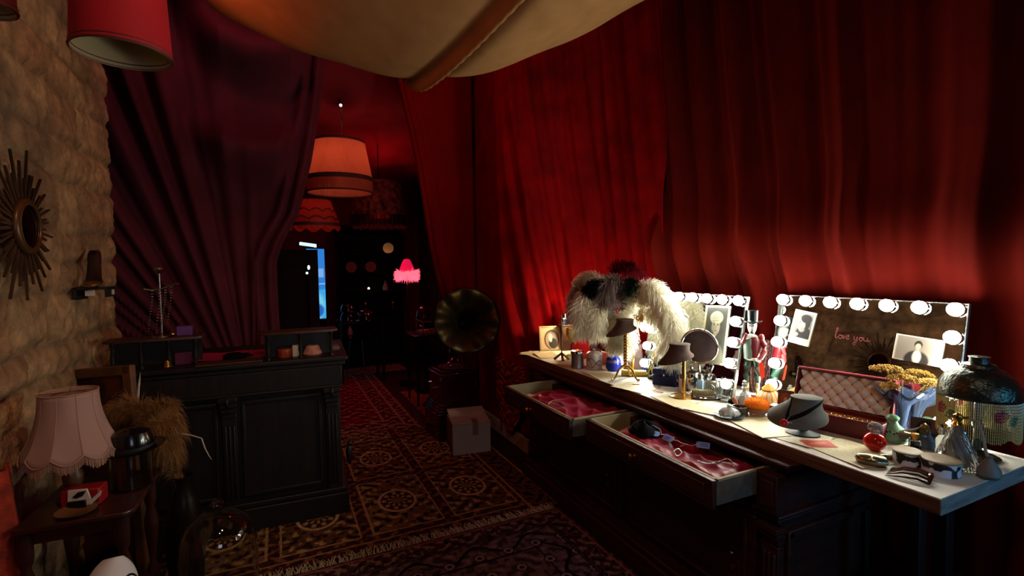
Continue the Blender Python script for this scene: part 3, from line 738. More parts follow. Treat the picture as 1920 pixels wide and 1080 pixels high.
def fringe(ring_pts, n, l, w, m, parent, seed, name='fringe', vary=.15):
    q = MB(); r = random.Random(seed); N = len(ring_pts)
    for k in range(n):
        f = k/n*N; i = int(f); t = f-i; a, b = ring_pts[i % N], ring_pts[(i+1) % N]
        p = Vector(a).lerp(Vector(b), t); e = (Vector(b)-Vector(a)).normalized()*w; ll = l*(1+r.uniform(-vary, vary)); o = Vector((r.uniform(-.002, .002), r.uniform(-.002, .002), 0))
        v = [p-e, p+e, p+e+o+Vector((0, 0, -ll)), p-e+o+Vector((0, 0, -ll))]
        out = Vector((p.x, p.y, 0)).normalized()*.0012 if (p.x or p.y) else Vector((0, .001, 0))
        V = [x-out for x in v]+[x+out for x in v]
        q.add([tuple(x) for x in V], [(0, 1, 2, 3), (4, 7, 6, 5), (0, 4, 5, 1), (2, 6, 7, 3), (0, 3, 7, 4), (1, 5, 6, 2)])
    return obj(name, q, m, parent, smooth=False)
fringe([(x*.995, y*.995, z) for x, y, z in R[0]], 420, .034, .00075, m_frng, sh, 4)
obj('wire_ring', MB().torus((0, 0, ZT-.01), .055, .002, 20, 6).tube([(-.096, 0, ZT), (.096, 0, ZT)], .0018, 6).tube([(0, -.096, ZT), (0, .096, ZT)], .0018, 6), m_brass, lp)

# painted keepsake box
kb = thing('painted_box', 'red, white and black painted keepsake box on the side table under the fringed lamp', 'box', (-.70, 2.39, .66), -.15)
m_red = mat('red_paint', '#8c1018', r=.4); m_wp = mat('white_paint', '#c9c4bc', r=.45); m_bp = mat('black_paint', '#0b0a0b', r=.3)
obj('box_body', MB().box(0, 0, .033, .125, .07, .066), m_red, kb, bevel=.006)
obj('white_panel', MB().prism([(-.035, -.03), (.03, -.03), (.042, -.01), (.03, .034), (-.03, .036)], 0, .006, M=Matrix.Translation((0, -.042, .038)) @ Matrix.Rotation(PI/2, 4, 'X')), m_wp, kb, bevel=.002)
obj('black_motif', MB().prism([(-.02, -.006), (0, .012), (.025, .014), (.014, -.004), (-.006, -.012)], 0, .004, M=Matrix.Translation((.003, -.0475, .052)) @ Matrix.Rotation(PI/2, 4, 'X')).prism([(-.035, -.02), (.028, -.02), (.026, .014), (-.03, .014)], 0, .012, M=Matrix.Translation((0, -.044, .018)) @ Matrix.Rotation(PI/2, 4, 'X')), m_bp, kb, bevel=.002)
obj('white_wing', MB().prism([(.03, -.03), (.07, .01), (.075, .03), (.04, .0)], 0, .005, M=Matrix.Translation((0, -.043, .03)) @ Matrix.Rotation(PI/2, 4, 'X')), m_wp, kb, bevel=.001)
tag(obj('wooden_dish', MB().lathe([(.001, 0), (.04, 0), (.06, .010), (.063, .016), (.056, .014), (.036, .006), (.001, .005)], 32), mat('turned_pine', '#6d4526'), loc=(-.70, 2.30, .66)), 'shallow wooden dish at the front of the side table below the lamp', 'dish')

# glass cylinder with a glossy hat on it
tag(obj('glass_cylinder', MB().lathe([(.066, 0), (.07, .004), (.07, .15), (.066, .15), (.066, .008), (.001, .008)], 40, caps=False), m_glass, loc=(-.575, 2.49, .66)), 'clear glass cylinder on the side table supporting the glossy black hat', 'vase')
ht = thing('bowler_hat', 'glossy black bowler hat resting on the glass cylinder by the dried grass', 'hat', (-.575, 2.49, .811), 0)
obj('crown', MB().lathe([(.076, .004), (.077, .02), (.074, .045), (.064, .076), (.045, .083), (.02, .09), (.001, .091)], 40, mod=lambda a, r, z, j: (r*(1+.08*abs(math.cos(a))), z)), m_black, ht)
obj('brim', MB().lathe([(.072, .002), (.095, 0), (.112, .006), (.118, .014), (.114, .012), (.094, .004), (.074, .008)], 48, caps=False, mod=lambda a, r, z, j: (r*(1+.06*abs(math.cos(a))), z+.008*math.cos(a)**2*(r > .09))), m_black, ht)
obj('hat_band', MB().lathe([(.0785, .006), (.0795, .010), (.0785, .024), (.077, .024)], 40, caps=False, mod=lambda a, r, z, j: (r*(1+.08*abs(math.cos(a))), z)), mat('grosgrain', '#151318', r=.6), ht)

# dried pampas in a tall floor vase
pg = thing('pampas_grass', 'tawny dried pampas plumes in a tall dark vase behind the glossy black hat', 'dried grass', (-.45, 2.80, 0), 0)
obj('vase', MB().lathe([(.001, 0), (.06, 0), (.07, .05), (.085, .25), (.06, .45), (.035, .52), (.045, .56), (.038, .56), (.03, .51)], 30, caps=False), mat('bronze_vase', '#241c16', r=.3, m=.6), pg)
m_pamp = mat('pampas_tawny', '#9a7040', r=.95, c2='#7c5630', ns=30)
def plume(pts, wid, n, l, m, parent, seed, name='plume', droop=.5, w=.0007, fall=.3):
    q = MB(); r = random.Random(seed); P = [Vector(p) for p in pts]
    q.tube(P, .0025, 5)
    for k in range(n):
        t = r.random()**.8*(len(P)-1); i = min(int(t), len(P)-2); f = t-i; p = P[i].lerp(P[i+1], f); d = (P[i+1]-P[i]).normalized()
        o = Vector((r.gauss(0, 1), r.gauss(0, 1), r.gauss(0, 1))).normalized(); o = (o-d*o.dot(d)*.7).normalized()
        L = l*(.5+.7*r.random())*(1 if t > .4 else .6)
        a = p; b = p+o*L*wid+d*L*.45; c = b+o*L*wid*.4+d*L*.35+Vector((0, 0, -fall*L*r.random()*2))
        s = Vector((r.gauss(0, 1), r.gauss(0, 1), r.gauss(0, 1))).normalized()*w
        q.add([tuple(a-s), tuple(a+s), tuple(b+s*1.2), tuple(b-s*1.2), tuple(c)], [(0, 1, 2, 3), (3, 2, 4)])
    return obj(name, q, m, parent, smooth=False)
def L_(px, py, d): return at(px, py, d)-Vector((-.45, 2.80, 0))
for k, pts in enumerate(([(285, 800, 2.38), (265, 760, 2.36), (235, 755, 2.34), (200, 775, 2.32)], [(290, 795, 2.36), (300, 755, 2.36), (318, 765, 2.34), (330, 810, 2.32)],
                         [(292, 815, 2.3), (312, 785, 2.28), (322, 805, 2.28), (325, 850, 2.28)], [(290, 800, 2.45), (270, 770, 2.5), (245, 770, 2.5), (215, 800, 2.5)], [(282, 815, 2.26), (300, 790, 2.24), (308, 810, 2.24), (312, 845, 2.24)])):
    base = Vector((0, 0, .5)); mid = L_(*pts[0])
    plume([base.lerp(mid, .0), base.lerp(mid, .6)]+[L_(*p) for p in pts], .75, 3000, .055, m_pamp, pg, 20+k, fall=.5, w=.0005)
obj('stray_stalk', MB().tube([L_(332, 812, 2.3), L_(358, 816, 2.3), L_(378, 822, 2.3), L_(384, 840, 2.3), L_(392, 855, 2.3), L_(397, 862, 2.3)], [.003, .003, .003, .0028, .002, .001], 6), mat('pale_straw', '#b8b0a0', r=.8), pg)
obj('grass_blade', MB().tube([L_(262, 790, 2.4), L_(258, 750, 2.4), L_(261, 720, 2.4), L_(263, 698, 2.4)], [.002, .007, .005, .0005], 6), mat('pale_straw', '#b8b0a0'), pg)

# framed picture leaning by the end of the wall
fp = thing('leaning_frame', 'dark framed picture leaning against the far end of the stone wall behind the grass', 'picture', (-.82, 3.06, .0), 0, rot=(-.06, -.08, -PI/2+1.05))
fm = MB()
for cx, cz, sx, sz in ((0, .02, .42, .05), (0, 1.04, .42, .05), (-.19, .53, .05, 1.07), (.19, .53, .05, 1.07)): fm.box(cx, 0, cz, sx, .035, sz)
obj('frame', fm, mat('gilt_brown', '#6a4428', r=.45, c2='#4e301c', ns=12), fp, bevel=.006)
def dimpic(U, V):
    k = canvas('#2a1210'); k.start(U, V); k.put((fbm(U*5, V*9, 4, 3) > .5)*.7, '#5a2318'); k.oval(.5, .55, .3, .25, '#3a1a12', .5); return k.out()
painted('picture_panel', .36, .98, 20, 50, dimpic, m_print, fp, loc=(0, -.004, .04))

# bell jar on the floor and white mask on a crate
tag(obj('bell_jar', MB().lathe([(.145, 0), (.15, .004), (.15, .30), (.142, .38), (.115, .44), (.06, .48), (.02, .488), (.02, .50), (.03, .515), (.02, .53), (.001, .534)], 48, caps=False), m_glass, loc=(-.27, 2.42, .03), solid=.004), 'large clear glass bell jar standing on the floor right of the side table', 'bell jar')
tag(obj('jar_plinth', MB().lathe([(.001, 0), (.165, 0), (.17, .01), (.16, .03), (.001, .03)], 40), m_wood2, loc=(-.27, 2.42, 0)), 'round dark plinth under the glass bell jar', 'plinth')
cr = thing('wooden_crate', 'low dark wooden crate in front of the side table holding the white mask', 'crate', (-.555, 2.02, 0), -.15)
q = MB()
for k in range(4): q.box(0, -.11, .045+.089*k, .26, .012, .076).box(0, .11, .045+.089*k, .26, .012, .076).box(-.13, 0, .045+.089*k, .012, .22, .076).box(.13, 0, .045+.089*k, .012, .22, .076)
obj('slats', q, m_wood2, cr); obj('lid', MB().box(0, 0, .361, .28, .25, .014), m_wood2, cr, bevel=.002)
def mask():
    mk = thing('theatre_mask', 'white full-face theatre mask with arched black brows, propped at the lower left', 'mask', (-.545, 2.0, .369), 0, rot=(-.42, .22, .50))
    def P(u, v):
        a = (u-.5)*PI*.98; q = v; wv = math.sin(PI*min(1, max(.0, .06+.90*q)))**.55*(.085-.02*(1-q))
        x = wv*math.sin(a); y = -.075*math.cos(a)*(.6+.4*math.sin(PI*q))
        z = .215*q
        nose = math.exp(-((x)/.011)**2)*(max(0, 1-abs(q-.44)/.16)**.7)*.030*(1.25-(q-.30)*1.6 if q > .3 else 1)
        eye = sum(math.exp(-((x-s*.033)/.017)**2-((q-.585)/.045)**2) for s in (-1, 1))*.010
        brow = sum(math.exp(-((x-s*.033)/.026)**2-((q-.66)/.03)**2) for s in (-1, 1))*.006
        ck = sum(math.exp(-((x-s*.04)/.02)**2-((q-.43)/.08)**2) for s in (-1, 1))*.008
        lip = math.exp(-(x/.024)**2-((q-.235)/.022)**2)*.010+math.exp(-(x/.02)**2-((q-.185)/.018)**2)*.009; chin = math.exp(-(x/.02)**2-((q-.08)/.05)**2)*.010
        return (x, y-nose+eye-brow-ck-lip-chin, z)
    obj('face', MB().grid(P, 80, 80), mat('chalk_white', '#c9cbd0', r=.5, c2='#bec0c6', ns=5), mk, solid=.003, angle=180)
    def front(x, q):
        u = .5; 
        for _ in range(30):
            p = P(u, q); u += (x-p[0])*2.2
        return Vector(P(u, q))
    br = MB(); ey = MB(); mo = MB()
    for s in (-1, 1):
        br.tube([front(s*(.012+.045*t), .655+.045*math.sin(PI*min(1, t*1.1)))+Vector((0, -.001, 0)) for t in [k/8 for k in range(9)]], [.0012+.0028*math.sin(PI*k/8) for k in range(9)], 6)
        ey.tube([front(s*(.018+.032*t), .575+.022*math.sin(PI*t))+Vector((0, -.0015, 0)) for t in [k/8 for k in range(9)]], [.0012+.0040*math.sin(PI*k/8) for k in range(9)], 6)
    mo.tube([front(-.026+.052*t, .215+.012*abs(2*t-1))+Vector((0, -.001, 0)) for t in [k/8 for k in range(9)]], [.0008+.002*math.sin(PI*k/8) for k in range(9)], 6)
    obj('brows', br, m_bp, mk); obj('eye_slits', ey, m_bp, mk); obj('mouth', mo, mat('rose_paint', '#8c3a3c', r=.5), mk)
mask()

# ---- on the stone wall
su = thing('sunburst_mirror', 'round sunburst mirror of dark wooden rays hanging on the stone wall', 'mirror', (-.885, 2.545, 1.725), 0, rot=(0, PI/2, 0))
m_ray = mat('burnt_wood', '#4a2f1a', r=.55, c2='#2c1a0e', ns=9)
ry = MB(); r_ = random.Random(9)
for k in range(52):
    a = 2*PI*k/52+r_.uniform(-.03, .03); l = (.30 if k % 4 == 0 else .255 if k % 2 == 0 else .21)*r_.uniform(.9, 1.05)
    c_, s_ = math.cos(a), math.sin(a); w = r_.uniform(.004, .007)
    ry.prism([(.095, -w), (l, -w*.6), (l, w*.6), (.095, w)], -.004+.004*(k % 2), .004+.004*(k % 2), M=Matrix.Rotation(a, 4, 'Z'))
obj('rays', ry, m_ray, su)
obj('rim', MB().torus((0, 0, .012), .096, .014, 48, 10).torus((0, 0, .022), .088, .006, 48, 8), mat('dark_gilt', '#5a3c20', r=.35, m=.4), su)
m_mir = mat('mirror_glass', '#dfe3e0', r=.015, m=1)
obj('mirror_disc', MB().lathe([(.001, .012), (.088, .012), (.088, .016), (.06, .020), (.001, .022)], 40), mat('dark_mirror', '#5a5c5a', r=.05, m=1), su)
ws = thing('wall_bracket', 'small dark wall bracket on the stone wall under the high heel shoe', 'shelf', (-.925, 3.24, 1.415), 0)
obj('ledge', MB().box(.065, 0, .045, .13, .16, .012), mat('green_black_paint', '#1c211c', r=.5), ws, bevel=.003)
obj('back_board', MB().box(.006, 0, .02, .012, .16, .06), mat('green_black_paint', '#1c211c'), ws)
obj('price_label', MB().box(.132, .03, .022, .002, .04, .026), m_wp, ws, smooth=False); obj('price_label', MB().box(.066, -.083, .022, .04, .002, .026), m_wp, ws, smooth=False)
obj('front_lip', MB().box(.127, 0, .022, .006, .16, .045), mat('green_black_paint', '#1c211c'), ws)
shn = thing('high_heel_shoe', 'dark high heel shoe with a bronze toe standing on the wall bracket', 'shoe', (-.86, 3.235, 1.467), -1.40)
rings = []
for q, (y, z, w, h) in enumerate(((-.095, .150, .004, .004), (-.09, .148, .026, .05), (-.07, .128, .030, .075), (-.04, .090, .028, .06), (-.005, .045, .030, .038), (.03, .014, .036, .030), (.065, .006, .040, .032), (.095, .004, .034, .026), (.118, .004, .018, .016), (.124, .004, .004, .006))):
    rings.append([(y, w*math.cos(2*PI*i/20), z+h*(.5+.5*math.sin(2*PI*i/20))) for i in range(20)])
obj('upper', MB().loft(rings), mat('dark_satin_shoe', '#2c1512', r=.4, sheen=.3), shn, sub=1)
obj('toe_cap', MB().loft([[(x*1.01, y*1.06, z*1.0+.001) for x, y, z in r] for r in rings[6:]]), mat('bronze_toe', '#8a6030', r=.35, m=.7), shn, sub=1)
obj('heel', MB().tube([(-.085, 0, .148), (-.08, 0, .08), (-.072, 0, .0)], [.020, .011, .007], 12), m_black, shn)
obj('insole', MB().prism([(-.07, -.02), (-.02, -.018), (-.02, .018), (-.07, .02)], 0, .003, M=Matrix.Translation((0, 0, .175)) @ Matrix.Rotation(.75, 4, 'Y')), mat('tan_insole', '#7d6a55', r=.7), shn)

# ---- hanging shades
m_redsh = mat('red_lampshade_cloth', '#b50c22', r=.8, c2='#a40a1e', ns=6, bump=.1, bs=200, trl=.15)
m_lin = mat('shade_lining', '#a8946e', r=.9)
def drum(name, label, loc, rb, rt, h, m, cord=1., tilt=(0, 0), trimc='#5a1c1c'):
    t = thing(name, label, 'lamp', loc, 0, rot=(tilt[0], tilt[1], 0))
    obj('lamp_shade', MB().lathe([(rb, 0), (rb, .004), (rt, h)], 64, caps=False), m, t)
    obj('lining', MB().lathe([(rb-.003, .0), (rt-.003, h)], 64, caps=False).lathe([(.012, h-.006), (rt-.003, h-.004)], 64, caps=False), m_lin, t)
    for z_, r_, w_ in ((.004, rb, .004), (.018, rb-.002, .003), (h, rt, .004)): obj('shade_trim', MB().torus((0, 0, z_), r_, w_, 64, 6), mat('trim_'+trimc[1:], trimc, r=.6), t)
    obj('cord', MB().tube([(0, 0, h-.01), (0, 0, h+cord)], .005, 8), m_black, t)
    obj('bulb_holder', MB().tube([(0, 0, h-.005), (0, 0, h-.07)], .018, 12), m_black, t)
    return t
drum('pendant_shade', 'large red cloth drum pendant lampshade hanging before the stone wall', (-.455, 2.13, 2.285), .142, .128, .30, m_redsh, 1.3)
drum('pendant_shade', 'small dark red pendant lampshade cut off in the upper left corner', (-.80, 2.10, 2.36), .085, .075, .22, mat('dark_red_cloth', '#5a0c0c', r=.85), 1.3)
# ------------------------------------------------------------------ back room beyond the doorway
def bc(u, v):
    x = -.9+3.0*u; y = 4.75+3.72*v
    return (x, y, 3.38-.55*v+.42*max(0, 1-v*5)**1.5-.08*pleat(v*13+x*.5)-.04*pleat(x*9+v*4))
m_tent = mat('maroon_tent_cloth', '#741820', r=.8, spec=.15, c2='#64121a', ns=4)
tag(obj('tent_cloth', MB().grid(bc, 90, 90), m_tent, solid=.004, angle=180), 'maroon cloth draped over the back room ceiling', 'cloth')
def wc(u, v): return (-1.4+4.6*u, 8.6-.06*pleat(u*60+2*math.sin(u*9)), .02+2.95*v)
tag(obj('back_curtain', MB().grid(wc, 260, 8), m_tent, solid=.004, angle=180), 'maroon curtain closing the far end of the back room', 'curtain')
def rc(u, v): return (2.25-.05*pleat(u*50), 4.9+3.7*u, .02+2.95*v)
tag(obj('side_curtain', MB().grid(rc, 160, 8), mat('dark_maroon', '#32080c', r=.85), solid=.004, angle=180), 'very dark maroon curtain along the right side of the back room', 'curtain')

# pleated pendant shade, lit from inside
def pleated(name, label, loc, rb, rt, h, m, tilt, n=90, band=True, scallop=0, fr_l=.07):
    t = thing(name, label, 'lamp', loc, 0, rot=(tilt[0], tilt[1], 0)); N_ = n*4
    def md(a, r, z, j):
        k = 1+.012*math.sin(n*a); return r*k, z-(scallop*abs(math.sin(5*a)) if j == 0 else 0)
    s = obj('lamp_shade', MB().lathe([(rb, 0), (rb*.985+rt*.015, h*.05), (rt, h)], N_, caps=False, mod=md), m, t, angle=180)
    obj('shade_band', MB().lathe([(rb*1.012, -.005), (rb*1.012, h*.10)], 64, caps=False), mat('brown_braid', '#4a1c14', r=.8), s); obj('shade_band', MB().lathe([(rt*1.012, h*.95), (rt*1.012, h*1.01)], 64, caps=False), mat('brown_braid', '#4a1c14'), s)
    return t, s
m_sh1 = mat('apricot_pleats', '#c8694a', r=.8, c2='#b65a3e', ns=4, trl=.5)
t, s = pleated('pleated_pendant', 'big apricot pleated pendant lampshade glowing in the doorway', (.60, 5.35, 2.42), .32, .25, .40, m_sh1, (.0, .0))
fringe([(.318*math.cos(2*PI*k/80), .318*math.sin(2*PI*k/80), 0) for k in range(80)], 420, .115, .0022, m_sh1, s, 8, vary=.02)
obj('fringe_hem', MB().torus((0, 0, -.115), .318, .008, 64, 8), mat('brown_braid', '#4a1c14'), s)
obj('cord', MB().tube([(.03, 0, .40), (.03, 0, .75)], .006, 8).lathe([(.06, .39), (.02, .46), (.001, .47)], 20), mat('pink_cap', '#c88a88', r=.6), t)
t, s = pleated('scalloped_pendant', 'smaller red pendant lampshade with dark scalloped bands, below the big apricot one', (.40, 6.1, 2.02), .27, .17, .30, mat('red_pleats', '#a03a2c', r=.8, trl=.3), (0, 0), n=40, scallop=.05)
sc1 = MB()
for k in range(2): sc1.tube([((.262-.045*k)*math.cos(2*PI*i/120), (.262-.045*k)*math.sin(2*PI*i/120), .06+.09*k+.035*abs(math.sin(5*2*PI*i/120))) for i in range(121)], .006, 6)
obj('scallop_band', sc1, mat('brown_braid', '#4a1c14'), s)
obj('cord', MB().tube([(0, 0, .28), (0, 0, .9)], .006, 8), m_black, t)
t = thing('floral_pendant', 'dark floral pendant lampshade with fringe, right of the glowing apricot one', 'lamp', (1.17, 6.35, 2.18), 0)
def md(a, r, z, j): return r, z
s = obj('lamp_shade', MB().lathe([(.34, 0), (.33, .1), (.29, .36), (.25, .42)], 64, caps=False), mat('dark_floral', '#1a0c0c', r=.7, c2='#c07060', ns=16), t, angle=180)
fringe([(.34*math.cos(2*PI*k/80), .34*math.sin(2*PI*k/80), 0) for k in range(80)], 300, .14, .003, mat('smoky_fringe', '#2a1414', r=.9), s, 9)
obj('cord', MB().tube([(0, 0, .4), (0, 0, .9)], .006, 8), m_black, t)
# small spotlight on the ceiling cloth
sp = thing('spotlight', 'small bright spotlight fixed high in the back room above the apricot shade', 'spotlight', tuple(at(638, 197, 5.0)), 0)
obj('lamp_can', MB().tube([(0, .05, .02), (0, -.03, -.01)], .018, 14), m_black, sp)
obj('lens', MB().ball((0, -.035, -.012), .014), mat('spot_lens', '#ffffff', em='#dfe8ff', es=3), sp)
obj('hanging_wire', MB().tube([(0, .02, .02), (.01, .01, -.12), (.0, .0, -.22), (.02, .0, -.32)], .003, 6).tube([(0, .03, .02), (0, .03, .10)], .008, 8), m_black, sp)

# pink lamp with feather trim on a pole
pk = thing('feather_lamp', 'small glowing pink lamp with a feathered hem beside the black cabinet', 'lamp', (1.50, 6.45, 0), 0)
m_pink = mat('hot_pink_silk', '#e01650', r=.7, em='#ff1850', es=.65)
m_feath = mat('pink_feather', '#ff90a0', r=.8, em='#ff7084', es=.95)
pk0 = at(763, 510, 6.45)-Vector((1.50, 6.45, 0))
obj('lamp_shade', MB().lathe([(.10, 0), (.095, .03), (.055, .13), (.035, .16), (.001, .165)], 32, c=(pk0.x, pk0.y, pk0.z+.005)), m_pink, pk)
q = MB(); r_ = random.Random(12)
for k in range(900):
    a = r_.uniform(0, 2*PI); p = Vector((pk0.x+.11*math.cos(a), pk0.y+.11*math.sin(a), pk0.z-.03+r_.uniform(-.06, .05)))
    o = Vector((math.cos(a)+r_.gauss(0, .4), math.sin(a)+r_.gauss(0, .4), r_.gauss(-.3, .6))).normalized()*.07*r_.uniform(.6, 1.1); s_ = Vector((r_.gauss(0, 1), r_.gauss(0, 1), r_.gauss(0, 1))).normalized()*.004
    q.add([tuple(p-s_), tuple(p+s_), tuple(p+o*.6+s_), tuple(p+o+Vector((0, 0, -.015)))], [(0, 1, 2), (0, 2, 3)])
q.lathe([(.06, -.02), (.12, -.05), (.13, -.03), (.09, .01)], 30, c=(pk0.x, pk0.y, pk0.z), caps=False)
obj('feather_hem', q, m_feath, pk, smooth=False)
obj('pole', MB().tube([(pk0.x, pk0.y, .02), (pk0.x, pk0.y, pk0.z)], .012, 10), m_black, pk)
obj('foot', MB().lathe([(.001, 0), (.14, 0), (.14, .015), (.02, .03), (.001, .03)], 28, c=(pk0.x, pk0.y, .017)), m_black, pk)

# glass display table
dt = thing('display_table', 'dark slender-legged table in the back room carrying a glass case', 'table', (1.60, 5.50, .017), 0)
obj('table_top', MB().box(0, 0, .765, .62, .50, .03), m_black, dt, bevel=.004)
for sx in (-1, 1):
    for sy in (-1, 1): obj('leg', MB().lathe([(.012, 0), (.02, .4), (.026, .75)], 12, c=(sx*.26, sy*.20, 0)), m_black, dt)
dc = thing('glass_case', 'low glass display case on the slender table, pink lit inside', 'display case', (1.62, 5.48, .798), 0)
q = MB()
for sx in (-1, 1):
    for sy in (-1, 1): q.box(sx*.20, sy*.14, .07, .014, .014, .14)
for z in (.007, .135): q.box(0, -.14, z, .41, .014, .014).box(0, .14, z, .41, .014, .014).box(-.20, 0, z, .014, .29, .014).box(.20, 0, z, .014, .29, .014)
obj('case_frame', q, mat('grey_frame', '#6a5e5c', r=.4), dc)
obj('glass_top', MB().box(0, 0, .143, .40, .28, .006), m_glass, dc, smooth=False)
obj('lining', MB().box(0, 0, .012, .38, .26, .02), mat('rose_lining', '#a03850', r=.7), dc)
for k, (x, y, lb) in enumerate(((-.10, -.05, 'silver trinket at the left in the lit glass case'), (.02, .02, 'silver trinket in the middle of the lit glass case'), (.11, -.04, 'silver trinket at the right in the lit glass case'))):
    tag(obj('trinket', MB().torus((0, 0, .01), .025, .008, 18, 8), m_steel, loc=(1.62+x, 5.48+y, .82)), lb, 'trinket', 'trinkets in the glass case')
hd = thing('glass_dome', 'glass dome over pink flowers standing behind the glass case', 'dome', (1.60, 5.92, .80), 0)
obj('dome', MB().lathe([(.11, 0), (.115, .10), (.095, .20), (.05, .25), (.001, .262)], 32, caps=False), m_glass, hd, solid=.003)
obj('flowers', MB().ball((-.03, 0, .06), .045).ball((.03, .01, .10), .05).ball((0, -.03, .03), .04), mat('dusky_pink', '#c0606a', r=.8), hd)
tb2 = thing('round_stand', 'dark round stand behind the display table holding the glass dome', 'stand', (1.60, 5.92, .0), 0)
obj('stand_top', MB().lathe([(.001, .77), (.16, .77), (.16, .80), (.001, .80)], 30), m_black, tb2)
obj('stand_post', MB().lathe([(.14, .0), (.14, .02), (.03, .05), (.03, .77)], 16), m_black, tb2)
tag(obj('pink_puff', MB().ball((0, 0, .035), .05, sc_=(1, 1, .7)), mat('pink_feather_matt', '#e06a78', r=.9, bump=.6, bs=60), loc=(1.74, 5.56, .945)), 'small pink powder puff on top of the glass case', 'puff')

# black cabinet with shelves of curios
wb = thing('curio_cabinet', 'tall black open cabinet of curios against the back room wall', 'cabinet', (1.36, 8.25, 0), -.16)
m_ebony = mat('dull_ebony', '#0e0b0b', r=.75, spec=.2)
q = MB().box(0, .16, 1.1, 1.0, .03, 2.2).box(-.49, 0, 1.1, .03, .34, 2.2).box(.49, 0, 1.1, .03, .34, 2.2)
obj('carcase', q, m_ebony, wb)
for z in (.05, .45, .85, 1.15, 1.45, 1.75, 2.18): obj('shelf', MB().box(0, 0, z, .96, .33, .025), m_ebony, wb)
cur = [(-.30, 1.45, 'round portrait medallion, leftmost on the cabinet shelf', 1), (.0, 1.45, 'round portrait medallion, second on the cabinet shelf', 1), (.28, 1.75, 'gilt portrait oval on the top curio shelf', 2), (-.1, .85, 'gold ball on the middle curio shelf', 3), (.33, .85, 'gilt bird figure at the right of the curio shelf', 3), (.22, 1.15, 'glass bottle with silver cap on the curio shelf', 4), (-.35, .45, 'pale cup low on the curio shelf', 4)]
for x, z, lb, kd in cur:
    c_, s_ = math.cos(-.16), math.sin(-.16); wx, wy = 1.36+c_*x+s_*.04, 8.25+s_*x-c_*.04
    if kd in (1, 2):
        t = thing('medallion', lb, 'medallion', (wx, wy, z+.0125), -.16)
        obj('rim', MB().lathe([(.06, 0), (.085, .0), (.085, .02), (.06, .02)], 30, M=Matrix.Translation((0, 0, .085)) @ Matrix.Rotation(PI/2, 4, 'X')), m_brass if kd == 2 else mat('rose_rim', '#8a4a4a', r=.5), t)
        obj('portrait', MB().lathe([(.001, .012), (.062, .012), (.062, .016), (.001, .018)], 26, M=Matrix.Translation((0, 0, .085)) @ Matrix.Rotation(PI/2, 4, 'X')), mat('tan_portrait', '#b08a70', r=.6, c2='#6a3a30', ns=20), t)
    elif kd == 3: tag(obj('gilt_ornament', MB().lathe([(.001, 0), (.05, 0), (.03, .02), (.06, .07), (.055, .11), (.02, .14), (.03, .16), (.001, .18)], 22), m_brass, loc=(wx, wy, z+.0125)), lb, 'ornament')
    else: tag(obj('small_bottle', MB().lathe([(.001, 0), (.04, 0), (.045, .05), (.03, .10), (.014, .12), (.016, .15), (.001, .155)], 20), mat('pearl_glass', '#b8b0b0', r=.15), loc=(wx, wy, z+.0125)), lb, 'bottle')
# little shelf lamp inside the cabinet
cl = thing('shelf_light', 'tiny warm light glowing on the curio cabinet shelf', 'light', (1.30, 8.14, 1.163), 0)
obj('light_bulb', MB().ball((0, 0, .04), .018), mat('warm_glow', '#ffffff', em='#ffd9a0', es=6), cl); obj('holder', MB().tube([(0, 0, 0), (0, 0, .03)], .012, 10), m_black, cl)

# lit blue screen
bs = thing('blue_screen', 'tall narrow glowing blue screen leaning at the left of the back room', 'screen', (.49, 7.75, 0), .30)
def scr(U, V):
    k = canvas('#2b86e0'); k.start(U, V); k.put((V < .42)*.8, '#3fb6f0'); k.oval(.2, .18, .75, .22, '#79d8f4', .3); k.oval(.5, .12, .4, .10, '#2468c8', .3); k.rect(.55, .60, .92, .72, '#7db8f4'); k.put((np.abs(V-.5) < .006)*1., '#a8d4ff'); k.put((np.abs(U-.5) < .04)*.5, '#1f66c0'); return k.out()
m_scr = bpy.data.materials.new('screen_picture'); m_scr.use_nodes = True
_n = m_scr.node_tree; _a = _n.nodes.new('ShaderNodeAttribute'); _a.attribute_name = 'Col'; _n.links.new(_a.outputs['Color'], _n.nodes['Principled BSDF'].inputs['Emission Color']); _n.nodes['Principled BSDF'].inputs['Emission Strength'].default_value = .9; _n.nodes['Principled BSDF'].inputs['Base Color'].default_value = (.02, .03, .05, 1)
painted('display', .26, 1.02, 20, 80, scr, m_scr, bs, loc=(0, -.022, .80))
obj('bezel', MB().box(0, 0, 1.31, .30, .04, 1.06).box(0, .01, .40, .28, .03, .80), m_black, bs)
tl = thing('tube_light', 'short white-blue tube light above the blue screen', 'light', tuple(at(578, 459, 7.4)), -.3)
obj('tube', MB().tube([(-.12, 0, .02), (.11, 0, -.015)], .024, 12).tube([(.10, 0, -.01), (.10, 0, -.09)], .016, 10), mat('cool_tube', '#ffffff', em='#b8ecff', es=1.6), tl)
obj('cap', MB().ball((.11, 0, -.10), .022), m_black, tl)
obj('hanger', MB().tube([(0, 0, .02), (0, 0, .9)], .004, 6), m_black, tl)
wl = thing('wall_light', 'tiny cool double light on the dark panel left of the blue screen', 'light', tuple(at(577, 506, 6.2)), 0)
obj('light_bulb', MB().ball((.012, 0, .03), .019, sc_=(.8, .8, 1.5)).ball((-.01, 0, -.04), .015), mat('cool_spot', '#ffffff', em='#d0ffe8', es=2), wl)
obj('bracket', MB().tube([(0, .02, .05), (0, .05, -.5), (0, .05, -1.42)], .012, 8), m_black, wl)
dp = MB().box(.0, 6.9, .89, .94, .04, 1.78)
tag(obj('dark_screen', dp, mat('near_black_panel', '#151012', r=.8), smooth=False), 'dark folding panel standing left of the blue screen', 'panel')
